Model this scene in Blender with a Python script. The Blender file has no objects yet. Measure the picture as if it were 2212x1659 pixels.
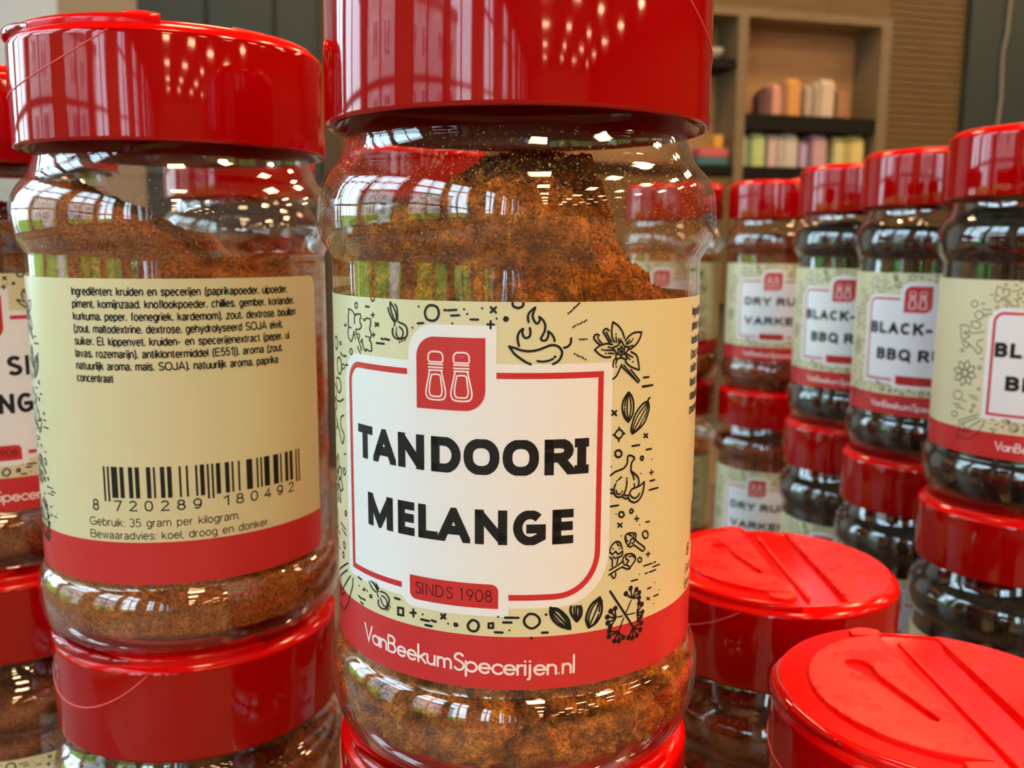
import bpy, bmesh, math, random
from mathutils import Vector, Matrix, noise
from math import sin, cos, pi, radians, sqrt

S = bpy.context.scene
COL = S.collection
MM = 0.001

# ------------------------------------------------------------------ camera
PITCH = 0.1514
cam_d = bpy.data.cameras.new('camera')
cam = bpy.data.objects.new('camera', cam_d); COL.objects.link(cam)
cam_d.sensor_width = 36.0
cam_d.lens = 1976.4 * 36.0 / 2212.0
cam_d.clip_start = 0.01; cam_d.clip_end = 200
cam.location = (0, 0, 0.97434)
cam.rotation_euler = (Matrix.Rotation(pi / 2 - PITCH, 3, 'X') @ Matrix.Rotation(0.006, 3, 'Z')).to_euler()
cam_d.dof.use_dof = True
cam_d.dof.focus_distance = 0.150
cam_d.dof.aperture_fstop = cam_d.lens / 1.05
S.camera = cam

# ------------------------------------------------------------------ world, exposure
W = bpy.data.worlds.new('sky'); S.world = W; W.use_nodes = True
wn = W.node_tree.nodes; wl = W.node_tree.links
bg = wn['Background']
sky = wn.new('ShaderNodeTexSky'); sky.sky_type = 'PREETHAM'; sky.turbidity = 6.0
sky.sun_direction = Vector((0.6, 0.5, 0.6)).normalized()
mx = wn.new('ShaderNodeMixRGB'); mx.inputs[0].default_value = 0.8
mx.inputs[2].default_value = (0.60, 0.82, 1.0, 1)
wl.new(sky.outputs[0], mx.inputs[1]); wl.new(mx.outputs[0], bg.inputs[0])
bg.inputs[1].default_value = 11.0
vs = S.view_settings
vs.view_transform = 'Standard'; vs.look = 'None'; vs.gamma = 1; vs.use_curve_mapping = False
vs.exposure = 0.0
cy = S.cycles
cy.max_bounces = 12; cy.transparent_max_bounces = 40; cy.diffuse_bounces = 4; cy.glossy_bounces = 5
cy.transmission_bounces = 6; cy.use_denoising = True
cy.caustics_reflective = False; cy.caustics_refractive = False
cy.sample_clamp_indirect = 6.0

# ------------------------------------------------------------------ materials
def mat(name, col=(.5, .5, .5), rough=.5, spec=.5, metal=0, emit=None, es=1):
    m = bpy.data.materials.new(name); m.use_nodes = True
    b = m.node_tree.nodes['Principled BSDF']
    b.inputs['Base Color'].default_value = (*col, 1)
    b.inputs['Roughness'].default_value = rough
    b.inputs['Specular IOR Level'].default_value = spec
    b.inputs['Metallic'].default_value = metal
    if emit:
        b.inputs['Emission Color'].default_value = (*emit, 1); b.inputs['Emission Strength'].default_value = es
    return m
def nodes(m): return m.node_tree.nodes, m.node_tree.links, m.node_tree.nodes['Principled BSDF']
def ramp(n, stops):
    r = n.new('ShaderNodeValToRGB'); e = r.color_ramp.elements
    while len(e) < len(stops): e.new(0.5)
    for i, (p, c) in enumerate(stops): e[i].position = p; e[i].color = (*c, 1)
    return r
def noise_mix(m, stops, scale, detail=4, bump=0, bscale=None, stretch=None, dist=1.0, rough=.6):
    n, l, b = nodes(m)
    tc = n.new('ShaderNodeTexCoord'); t = n.new('ShaderNodeTexNoise')
    t.inputs['Scale'].default_value = scale; t.inputs['Detail'].default_value = detail; t.inputs['Roughness'].default_value = rough
    src = tc.outputs['Object']
    if stretch:
        mp = n.new('ShaderNodeMapping'); mp.inputs['Scale'].default_value = stretch; l.new(src, mp.inputs[0]); src = mp.outputs[0]
    l.new(src, t.inputs['Vector'])
    r = ramp(n, stops); l.new(t.outputs[0], r.inputs[0]); l.new(r.outputs[0], b.inputs['Base Color'])
    if bump:
        t2 = n.new('ShaderNodeTexNoise'); t2.inputs['Scale'].default_value = bscale or scale; t2.inputs['Detail'].default_value = 5
        l.new(src, t2.inputs['Vector'])
        bp = n.new('ShaderNodeBump'); bp.inputs['Strength'].default_value = bump; bp.inputs['Distance'].default_value = dist
        l.new(t2.outputs[0], bp.inputs['Height']); l.new(bp.outputs[0], b.inputs['Normal'])
    return m

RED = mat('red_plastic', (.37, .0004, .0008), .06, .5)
n, l, b = nodes(RED)   # moulding waviness and faint handling haze
t = n.new('ShaderNodeTexNoise'); t.inputs['Scale'].default_value = 60; t.inputs['Detail'].default_value = 2
tc = n.new('ShaderNodeTexCoord'); mp = n.new('ShaderNodeMapping'); mp.inputs['Scale'].default_value = (2.2, 2.2, .15)
l.new(tc.outputs['Object'], mp.inputs[0]); l.new(mp.outputs[0], t.inputs[0])
bp = n.new('ShaderNodeBump'); bp.inputs['Strength'].default_value = .12; bp.inputs['Distance'].default_value = .0008
l.new(t.outputs[0], bp.inputs['Height']); l.new(bp.outputs[0], b.inputs['Normal'])
b.inputs['Subsurface Weight'].default_value = .0
REDTOP = mat('red_plastic_lit_top', (.80, .002, .001), .33, .28)
n, l, b = nodes(REDTOP)  # dusty, scuffed tops; the brighter red paints in lamp light from above
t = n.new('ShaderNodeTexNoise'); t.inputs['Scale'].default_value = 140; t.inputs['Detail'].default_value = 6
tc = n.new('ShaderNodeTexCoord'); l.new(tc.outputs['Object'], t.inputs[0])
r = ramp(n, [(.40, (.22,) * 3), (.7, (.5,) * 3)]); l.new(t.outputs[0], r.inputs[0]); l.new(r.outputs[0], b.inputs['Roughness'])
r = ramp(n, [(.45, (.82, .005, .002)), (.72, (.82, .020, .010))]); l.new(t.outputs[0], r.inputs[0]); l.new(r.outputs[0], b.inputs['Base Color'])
REDGL = mat('red_plastic_lit_glossy_top', (.74, .001, .0006), .14, .28)  # brighter copy of the lid red, overhead lamp light put into the colour
REDPALE = mat('pale_red_edge', (.85, .10, .08), .45)  # paler red for the thin moulded arc

def clear_mat(name, tint=(1, 1, 1), f0=.045, rough=.015, wav=.0):
    m = bpy.data.materials.new(name); m.use_nodes = True
    n = m.node_tree.nodes; l = m.node_tree.links; n.remove(n['Principled BSDF'])
    tr = n.new('ShaderNodeBsdfTransparent'); tr.inputs[0].default_value = (*tint, 1)
    gl = n.new('ShaderNodeBsdfGlossy'); gl.inputs['Roughness'].default_value = rough; gl.inputs['Color'].default_value = (1, 1, 1, 1)
    lw = n.new('ShaderNodeLayerWeight'); lw.inputs[0].default_value = .5
    p = n.new('ShaderNodeMath'); p.operation = 'POWER'; p.inputs[1].default_value = 4.2; l.new(lw.outputs['Facing'], p.inputs[0])
    q = n.new('ShaderNodeMath'); q.operation = 'MULTIPLY_ADD'; q.inputs[1].default_value = .85; q.inputs[2].default_value = f0; l.new(p.outputs[0], q.inputs[0])
    if wav:
        tc = n.new('ShaderNodeTexCoord'); t = n.new('ShaderNodeTexNoise'); t.inputs['Scale'].default_value = 90; t.inputs['Detail'].default_value = 1.5
        l.new(tc.outputs['Object'], t.inputs[0])
        bp = n.new('ShaderNodeBump'); bp.inputs['Strength'].default_value = wav; bp.inputs['Distance'].default_value = .0008
        l.new(t.outputs[0], bp.inputs['Height']); l.new(bp.outputs[0], gl.inputs['Normal'])
    ms = n.new('ShaderNodeMixShader'); l.new(q.outputs[0], ms.inputs[0]); l.new(tr.outputs[0], ms.inputs[1]); l.new(gl.outputs[0], ms.inputs[2])
    l.new(ms.outputs[0], n['Material Output'].inputs[0])
    return m
PET = clear_mat('clear_plastic', (.985, .98, .972), .06, .02, .22)
PANE = clear_mat('window_glass', (.97, .99, .98), .04, .0)

def powder_mat(name, a, bb, c, spk=None, grain=2400, clump=170):
    m = mat(name, a, .9, .15)
    n, l, b = nodes(m)
    tc = n.new('ShaderNodeTexCoord')
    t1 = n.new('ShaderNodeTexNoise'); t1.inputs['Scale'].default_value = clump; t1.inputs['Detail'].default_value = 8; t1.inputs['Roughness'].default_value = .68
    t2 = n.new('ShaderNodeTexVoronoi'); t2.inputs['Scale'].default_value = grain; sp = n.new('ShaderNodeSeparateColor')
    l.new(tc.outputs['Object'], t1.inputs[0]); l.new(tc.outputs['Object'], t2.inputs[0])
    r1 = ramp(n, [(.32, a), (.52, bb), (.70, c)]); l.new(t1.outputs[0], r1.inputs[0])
    l.new(t2.outputs['Color'], sp.inputs[0]); r2 = ramp(n, [(.0, (.3,) * 3), (.5, (1,) * 3), (1, (1.7, 1.6, 1.45))]); l.new(sp.outputs[0], r2.inputs[0])
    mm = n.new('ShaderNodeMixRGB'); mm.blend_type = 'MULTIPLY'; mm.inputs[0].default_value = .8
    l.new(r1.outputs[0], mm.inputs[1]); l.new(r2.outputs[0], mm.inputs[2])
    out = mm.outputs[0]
    if spk:
        v = n.new('ShaderNodeTexVoronoi'); v.inputs['Scale'].default_value = spk[0]; l.new(tc.outputs['Object'], v.inputs[0])
        r3 = ramp(n, [(.08, (.8,) * 3), (.15, (0,) * 3)]); l.new(v.outputs['Distance'], r3.inputs[0])
        m3 = n.new('ShaderNodeMixRGB'); m3.inputs[2].default_value = (*spk[1], 1); l.new(r3.outputs[0], m3.inputs[0]); l.new(out, m3.inputs[1]); out = m3.outputs[0]
    l.new(out, b.inputs['Base Color'])
    ad = n.new('ShaderNodeMath'); ad.operation = 'MULTIPLY_ADD'; ad.inputs[1].default_value = .22
    l.new(sp.outputs[1], ad.inputs[0]); l.new(t1.outputs[0], ad.inputs[2])
    bp = n.new('ShaderNodeBump'); bp.inputs['Strength'].default_value = .9; bp.inputs['Distance'].default_value = .0012
    l.new(ad.outputs[0], bp.inputs['Height']); l.new(bp.outputs[0], b.inputs['Normal'])
    return m
POW = {
 'tandoori': powder_mat('tandoori_powder', (.09, .024, .005), (.44, .125, .015), (.80, .30, .03), None, 2600, 260),  # dark clumps: spice tone mixed with painted shade of gaps at the wall
 'fine': powder_mat('fine_orange_brown_powder', (.24, .066, .014), (.40, .12, .024), (.54, .18, .036), (520, (.06, .022, .01)), 2400, 260),
 'clumpy': powder_mat('clumped_brown_powder', (.07, .02, .008), (.27, .075, .02), (.38, .12, .03)),
 'red': powder_mat('red_brown_rub', (.10, .015, .006), (.27, .045, .012), (.34, .08, .02)),
 'dark': powder_mat('black_pepper_rub', (.004, .0035, .003), (.016, .012, .008), (.07, .052, .03), None, 1500, 420),
}
SPECK = mat('spice_speck', (.80, .48, .16), .8)
PAPER = mat('cream_label_paper', (.73, .685, .42), .30, .45)
WHITE = mat('white_print', (.86, .86, .86), .30, .45)
PRED = mat('red_print', (.60, .032, .035), .28, .45)
INK = mat('black_ink', (.012, .011, .011), .4, .3)
DRED = mat('dark_text_ink', (.10, .005, .008), .4, .3)
PINK = mat('pale_pink_print', (.93, .78, .74), .35, .4)

# ------------------------------------------------------------------ object helpers
def mk(name, bm, m, parent=None, smooth=False, kind=None, mats=None, angle=None):
    me = bpy.data.meshes.new(name)
    if smooth:
        for f in bm.faces: f.smooth = True
    bm.to_mesh(me); bm.free()
    for x in (mats or [m]): me.materials.append(x)
    if smooth and angle:
        me.set_sharp_from_angle(angle=radians(angle))
    o = bpy.data.objects.new(name, me); COL.objects.link(o)
    if parent is not None: o.parent = parent
    if kind: o['kind'] = kind
    return o
def tag(o, label=None, cat=None, group=None, kind=None):
    if label: o['label'] = label
    if cat: o['category'] = cat
    if group: o['group'] = group
    if kind: o['kind'] = kind
    return o
def empty(name, loc, rz=0):
    o = bpy.data.objects.new(name, None); COL.objects.link(o); o.location = loc; o.rotation_euler = (0, 0, rz)
    o.empty_display_size = .01
    return o
def copy_tree(o, parent=None):
    c = o.copy(); COL.objects.link(c)
    if parent is not None: c.parent = parent
    for ch in list(o.children): copy_tree(ch, c)
    return c
def lathe(prof, seg=96, close=True, a0=0, a1=2 * pi):
    """prof: (r, z) in mm, revolved to metres"""
    bm = bmesh.new(); rings = []
    full = abs(a1 - a0 - 2 * pi) < 1e-6
    cnt = seg if full else seg + 1
    for r, z in prof:
        if r < 1e-6: rings.append([bm.verts.new((0, 0, z * MM))] * cnt)
        else: rings.append([bm.verts.new((r * MM * sin(a0 + (a1 - a0) * i / seg), -r * MM * cos(a0 + (a1 - a0) * i / seg), z * MM)) for i in range(cnt)])
    for A, B in zip(rings, rings[1:]):
        for i in range(seg):
            j = (i + 1) % cnt
            q = []
            for v in (A[i], A[j], B[j], B[i]):
                if v not in q: q.append(v)
            if len(q) > 2: bm.faces.new(q)
    return bm
def smooth_prof(pts, n=5):
    out = []
    P = [pts[0]] + list(pts) + [pts[-1]]
    for i in range(1, len(P) - 2):
        p0, p1, p2, p3 = P[i - 1], P[i], P[i + 1], P[i + 2]
        for k in range(n):
            t = k / n
            out.append(tuple(.5 * (2 * p1[j] + (p2[j] - p0[j]) * t + (2 * p0[j] - 5 * p1[j] + 4 * p2[j] - p3[j]) * t * t + (3 * p1[j] - p0[j] - 3 * p2[j] + p3[j]) * t ** 3) for j in (0, 1)))
    out.append(pts[-1]); return out
def boxbm(bm, x0, x1, y0, y1, z0, z1, M=None):
    vs = [bm.verts.new((x, y, z)) for x in (x0, x1) for y in (y0, y1) for z in (z0, z1)]
    if M:
        for v in vs: v.co = M @ v.co
    for f in ((0, 1, 3, 2), (4, 6, 7, 5), (0, 4, 5, 1), (2, 3, 7, 6), (0, 2, 6, 4), (1, 5, 7, 3)): bm.faces.new([vs[i] for i in f])
    return bm
def tube(path, r, seg=6, bm=None, closed=False):
    bm = bm or bmesh.new(); rings = []
    P = [Vector(p) for p in path]
    for i, p in enumerate(P):
        a = P[i - 1] if i > 0 else p; c = P[i + 1] if i < len(P) - 1 else p
        d = (c - a).normalized(); x = d.cross(Vector((0.3, 0.2, .93))).normalized(); y = d.cross(x)
        rr = r[i] if isinstance(r, (list, tuple)) else r
        rings.append([bm.verts.new(p + rr * (cos(2 * pi * k / seg) * x + sin(2 * pi * k / seg) * y)) for k in range(seg)])
    for A, B in zip(rings, rings[1:]):
        for k in range(seg): bm.faces.new((A[k], A[(k + 1) % seg], B[(k + 1) % seg], B[k]))
    bm.faces.new(rings[0]); bm.faces.new(rings[-1][::-1])
    return bm

# ------------------------------------------------------------------ jar shape (mm above the jar's foot; lid rim at 109.4)
RIM = 109.4
FOOT_PROF = [(28.0, 1.6), (30.2, .4), (31.6, .0), (33.2, 1.6), (34.5, 4.6), (35.25, 8.2), (35.42, 11.8), (35.1, 14.2), (34.3, 16.2), (33.5, 17.2)]
TOP_PROF = [(33.45, 85.9), (33.6, 87.2), (34.4, 88.6), (35.45, 90.4), (35.95, 92.8), (36.02, 94.8), (35.8, 97.2), (35.1, 99.6), (33.8, 101.7), (32.4, 103.2), (31.4, 105.0), (30.7, 107.0)]
def outer_prof(st=0):
    p = smooth_prof([(0.01, 2.6), (15, 2.4)] + [(r, z - (st if z > 3 else 0)) if z > 3 else (r, z) for r, z in FOOT_PROF], 4)
    p += [(33.45, 17.6 - st), (33.45, 50), (33.45, 85.4)] + smooth_prof(TOP_PROF, 4) + [(30.3, 109), (30.0, 111), (30.0, 120)]
    return p
def r_at(prof, z):
    best = 30.4
    for (r0, z0), (r1, z1) in zip(prof, prof[1:]):
        if z1 > z0 and z0 <= z <= z1 and r0 > 27: return r0 + (r1 - r0) * (z - z0) / (z1 - z0)
    return best
def glass_mesh(seg=128, st=0):
    p = outer_prof(st); th = .55
    inner = []
    for i, (r, z) in enumerate(p):
        a = p[max(0, i - 1)]; c = p[min(len(p) - 1, i + 1)]
        dr, dz = c[0] - a[0], c[1] - a[1]; L = sqrt(dr * dr + dz * dz) or 1
        inner.append((max(.01, r - th * dz / L), z + th * dr / L))
    return lathe(p + inner[::-1], seg)
def inner_r(prof, z): return r_at(prof, z) - .75

def interp(tab, x):
    if x <= tab[0][0]: return tab[0][1]
    for (a, b_), (c, d) in zip(tab, tab[1:]):
        if x <= c:
            k = (x - a) / (c - a); k = k * k * (3 - 2 * k); return b_ + (d - b_) * k
    return tab[-1][1]
def powder_bm(hf, hb, NA, NS, NT, amp=.7, lump=1.2, seed=0, st=0, gap=.5, low=0):
    """heap of powder: wall-contact side up to a height field, then the free top surface. hf/hb: height tables (x mm -> z mm) at the front / back"""
    prof = outer_prof(st); bm = bmesh.new(); so = Vector((seed * 7.3, seed * 3.1, 0))
    def H(x, y):
        t = (y + 31) / 62; t = t * t * (3 - 2 * t)
        h = interp(hf, x) * (1 - t) + interp(hb, x) * t
        p = Vector((x, y, 0))
        h += lump * 1.6 * noise.fractal(p * .16 + so, 1.0, 2.0, 4) + lump * .9 * noise.fractal(p * .6 + so, .9, 2.0, 3)
        return h
    rings = []
    cols = []
    for i in range(NA):
        a = 2 * pi * i / NA; sx, sy = sin(a), -cos(a)
        h = min(107, H(31 * sx, 31 * sy)); cols.append((sx, sy, h))
    z0 = 3.2
    for k in range(NS + 1):
        ring = []
        for sx, sy, h in cols:
            z = z0 + (h - z0) * k / NS
            r = inner_r(prof, z) if z > 5 else 30 + (z - 3.2) * .9
            q = Vector((sx * 32, sy * 32, z))
            g = noise.fractal(q * .22 + so, .9, 2.1, 5)
            if low: g *= 1 + low * max(0, 1 - abs(z - 12) / 22)
            r -= max(0, (g + .02) * gap * 2.2) + .12 + amp * .35 * abs(noise.noise(q * 1.3 + so))
            ring.append(bm.verts.new((sx * r * MM, sy * r * MM, z * MM)))
        rings.append(ring)
    for k in range(1, NT + 1):
        f = 1 - k / NT; ring = []
        if f < 1e-6: ring = [bm.verts.new((0, 0, H(0, 0) * MM))] * NA
        else:
            for i, (sx, sy, h) in enumerate(cols):
                R = sqrt(rings[NS][i].co.x ** 2 + rings[NS][i].co.y ** 2) / MM
                x, y = sx * R * f, sy * R * f
                hh = H(x, y); hh = min(hh, 107)
                w = min(1, (1 - f) * 6); hh = hh * w + h * (1 - w)
                q = Vector((x, y, hh)); hh += amp * .9 * noise.fractal(q * 1.1 + so, .7, 2.2, 4) * w
                ring.append(bm.verts.new((x * MM, y * MM, hh * MM)))
        rings.append(ring)
    for A, B in zip(rings, rings[1:]):
        for i in range(NA):
            j = (i + 1) % NA; q = []
            for v in (A[i], A[j], B[j], B[i]):
                if v not in q: q.append(v)
            if len(q) > 2: bm.faces.new(q)
    bm.faces.new(rings[0][::-1])
    return bm

# ------------------------------------------------------------------ lid (mm, z from the skirt's lower rim)
LR = 34.16
def lid_skirt_bm(seg=128):
    p = [(30.6, 8), (30.9, 3.5), (32.9, .9), (33.3, .15), (33.75, 0), (34.1, .25), (LR, .8), (LR, 20.4), (34.05, 21.2), (33.7, 21.9), (33.0, 22.6),
         (32.2, 23.2), (31.5, 23.6), (31.0, 23.6), (30.7, 23.2), (30.2, 23.1), (0.01, 23.1)]
    q = [(0.01, 21.4), (30.4, 21.4), (30.6, 8)]
    return lathe(p + q, seg)
def plate(poly, z0, z1, bev=.5, hole=None):
    """extruded polygon with rounded upper edge via a curve object -> mesh"""
    cu = bpy.data.curves.new('outline', 'CURVE'); cu.dimensions = '2D'; cu.fill_mode = 'BOTH'
    for P in [poly] + ([hole] if hole else []):
        s = cu.splines.new('POLY'); s.points.add(len(P) - 1)
        for i, (x, y) in enumerate(P): s.points[i].co = (x, y, 0, 1)
        s.use_cyclic_u = True
    cu.extrude = max(.01, (z1 - z0) / 2 - bev); cu.bevel_depth = bev; cu.bevel_resolution = 3; cu.offset = -bev
    o = bpy.data.objects.new('tmp', cu); COL.objects.link(o)
    dg = bpy.context.evaluated_depsgraph_get(); me = bpy.data.meshes.new_from_object(o.evaluated_get(dg))
    bpy.data.objects.remove(o); bm = bmesh.new(); bm.from_mesh(me); bpy.data.meshes.remove(me)
    for v in bm.verts: v.co = Vector((v.co.x, v.co.y, v.co.z + (z0 + z1) / 2)) * MM
    return bm
def dshape(R, x0, side=-1, n=48, cr=0):
    """disc segment on one side of the chord x = x0"""
    a = math.acos(max(-1, min(1, x0 / R)))
    pts = []
    for i in range(n + 1):
        t = a + (2 * pi - 2 * a) * i / n if side < 0 else -a + 2 * a * i / n
        pts.append((R * cos(t), R * sin(t)))
    return pts
LIDCACHE = {}
def make_lid(parent, rot, seg=128, detail=True, seam=60, seam_mat=None):
    """rot (deg): direction the big flap's thumb side points, 0 = towards -x of the world"""
    key = (seg, detail, seam)
    if key not in LIDCACHE:
        L = {}
        L['skirt'] = lid_skirt_bm(seg); 
        LIDCACHE[key] = None
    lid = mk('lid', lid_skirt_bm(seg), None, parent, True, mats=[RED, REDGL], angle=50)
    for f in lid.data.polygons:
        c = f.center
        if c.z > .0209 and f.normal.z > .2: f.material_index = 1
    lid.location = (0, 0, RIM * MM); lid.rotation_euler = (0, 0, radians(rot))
    # big flap (towards -x) with raised inner plateau and drop-shaped dimple
    big = dshape(33.1, -2.0, -1)
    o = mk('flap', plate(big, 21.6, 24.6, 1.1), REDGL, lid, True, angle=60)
    hd = Vector((-13.4, 10.5)); en = Vector((-7.4, -12.2)); dv = (en - hd).normalized(); nv = Vector((-dv.y, dv.x)); tear = []
    for q in range(13):
        t = radians(45 + 270 * q / 12); tear.append(tuple(hd + dv * 3.4 * cos(t) + nv * 2.7 * sin(t)))
    tear += [tuple(hd + dv * 5.2 - nv * 1.25), tuple(en - nv * 1.0), tuple(en + dv * .9), tuple(en + nv * 1.0), tuple(hd + dv * 5.2 + nv * 1.25)]
    pl = dshape(26.5, -3.2, -1)
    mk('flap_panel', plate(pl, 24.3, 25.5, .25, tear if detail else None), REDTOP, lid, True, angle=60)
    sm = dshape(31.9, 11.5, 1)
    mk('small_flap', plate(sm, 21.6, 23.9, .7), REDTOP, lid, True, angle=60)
    bm = bmesh.new(); boxbm(bm, .0112, .0121, -.0245, .0245, .0228, .0243); mk('hinge_ridge', bm, REDTOP, lid)
    bm = bmesh.new(); boxbm(bm, .0014, .0022, -.026, .026, .0228, .0238); mk('hinge_line', bm, REDTOP, lid)
    if detail:
        # pull tabs at both ends of the flap and the moulded arc under the thumb rest
        for sgn in (-1, 1):
            pts = [(-9 + 7 * i / 6, sgn * (29.0 + 1.6 * sin(pi * i / 6))) for i in range(7)] + [(-2, sgn * 26.5), (-9, sgn * 26.5)]
            if sgn < 0: pts = pts[::-1]
            mk('flap_tab', plate(pts, 24.5, 25.4, .2), REDTOP, lid, True, angle=60)
        path = []
        for i in range(41):
            k = -1 + 2 * i / 40; a = radians(seam * k); z = 21.0 - 10.6 * (1 - abs(k) ** 2.3)
            path.append((-(LR + .02) * cos(a) * MM, (LR + .02) * sin(a) * MM, z * MM))
        mk('thumb_arc', tube(path, .00016, 6), REDPALE if seam_mat is None else seam_mat, lid, True)
        # thumb lip
        lip = []
        for i in range(17):
            a = radians(-34 + 68 * i / 16); lip.append((-(32.7 + .6 * cos(radians(-90 + 180 * i / 16))) * cos(a) * MM, (32.7 + .6 * cos(radians(-90 + 180 * i / 16))) * sin(a) * MM, (23.3 + .5 * cos(radians(-90 + 180 * i / 16))) * MM))
        mk('thumb_lip', tube(lip, [.0006 + .0010 * sin(pi * i / 16) for i in range(17)], 8), RED, lid, True)
    return lid

# ------------------------------------------------------------------ label printing: flat art in mm (u along the paper, w up), wrapped on the jar
RB = 33.45
def wrap(bm, R, zb, ws):
    for v in bm.verts:
        u, w = v.co.x, v.co.y; a = u / 33.55
        v.co = Vector((R * sin(a), -R * cos(a), zb + w * ws)) * MM
    return bm
def slice_u(bm, step=1.5):
    us = [v.co.x for v in bm.verts]
    if not us: return bm
    bmesh.ops.triangulate(bm, faces=bm.faces[:])
    k = math.ceil(min(us) / step)
    while k * step < max(us):
        bmesh.ops.bisect_plane(bm, geom=bm.verts[:] + bm.edges[:] + bm.faces[:], plane_co=(k * step, 0, 0), plane_no=(1, 0, 0), dist=1e-5); k += 1
    return bm
def poly(bm, pts):
    vs = [bm.verts.new((x, y, 0)) for x, y in pts]
    f = bm.faces.new(vs)
    if f.normal.z < 0 or True:
        f.normal_update()
        if f.normal.z < 0: f.normal_flip()
    return bm
def rrect(x0, x1, y0, y1, tl=0, tr=0, br=0, bl=0, n=8):
    P = []
    def c(cx, cy, r, a0):
        if r <= 0: P.append((cx, cy)); return
        for i in range(n + 1):
            a = radians(a0 - 90 * i / n); P.append((cx + r * cos(a), cy + r * sin(a)))
    c(x0 + tl, y1 - tl, tl, 180); c(x1 - tr, y1 - tr, tr, 90); c(x1 - br, y0 + br, br, 0); c(x0 + bl, y0 + bl, bl, -90)
    return P
def ribbon(bm, pts, w, closed=False, caps=True):
    """constant-width stroke with mitred joins and round ends"""
    P = [Vector(p) for p in pts]
    Q = [P[0]]
    for p in P[1:]:
        if (p - Q[-1]).length > 1e-4: Q.append(p)
    P = Q
    if closed and (P[0] - P[-1]).length < 1e-4: P = P[:-1]
    N = len(P)
    if N < 2: return dot(bm, P[0], w)
    h = w / 2; Ls = []; Rs = []
    for i in range(N):
        if closed: a, c = P[i - 1], P[(i + 1) % N]
        else: a, c = P[max(0, i - 1)], P[min(N - 1, i + 1)]
        d1 = (P[i] - a); d2 = (c - P[i])
        if d1.length < 1e-9: d1 = d2
        if d2.length < 1e-9: d2 = d1
        d1 = d1.normalized(); d2 = d2.normalized()
        n1 = Vector((-d1.y, d1.x)); n2 = Vector((-d2.y, d2.x)); m = n1 + n2
        if m.length < .2: m = n1
        m = m.normalized(); k = h / max(.45, m.dot(n1))
        Ls.append(P[i] + m * k); Rs.append(P[i] - m * k)
    L = [bm.verts.new((p.x, p.y, 0)) for p in Ls]; R = [bm.verts.new((p.x, p.y, 0)) for p in Rs]
    for i in range(N if closed else N - 1):
        j = (i + 1) % N; bm.faces.new((L[i], R[i], R[j], L[j]))
    if caps and not closed:
        for p in (P[0], P[-1]): dot(bm, p, w)
    return bm
def dot(bm, p, w, n=8):
    vs = [bm.verts.new((p[0] + w / 2 * cos(2 * pi * i / n), p[1] + w / 2 * sin(2 * pi * i / n), 0)) for i in range(n)]
    bm.faces.new(vs); return bm
def cr(pts, closed=False, n=6):
    if len(pts) < 3: return pts
    out = []; N = len(pts)
    for i in range(N if closed else N - 1):
        p0 = pts[i - 1] if (closed or i > 0) else pts[0]; p1 = pts[i]; p2 = pts[(i + 1) % N]; p3 = pts[(i + 2) % N] if (closed or i + 2 < N) else pts[-1]
        for k in range(n):
            t = k / n
            out.append(tuple(.5 * (2 * p1[j] + (p2[j] - p0[j]) * t + (2 * p0[j] - 5 * p1[j] + 4 * p2[j] - p3[j]) * t * t + (3 * p1[j] - p0[j] - 3 * p2[j] + p3[j]) * t ** 3) for j in (0, 1)))
    if not closed: out.append(pts[-1])
    return out
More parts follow.
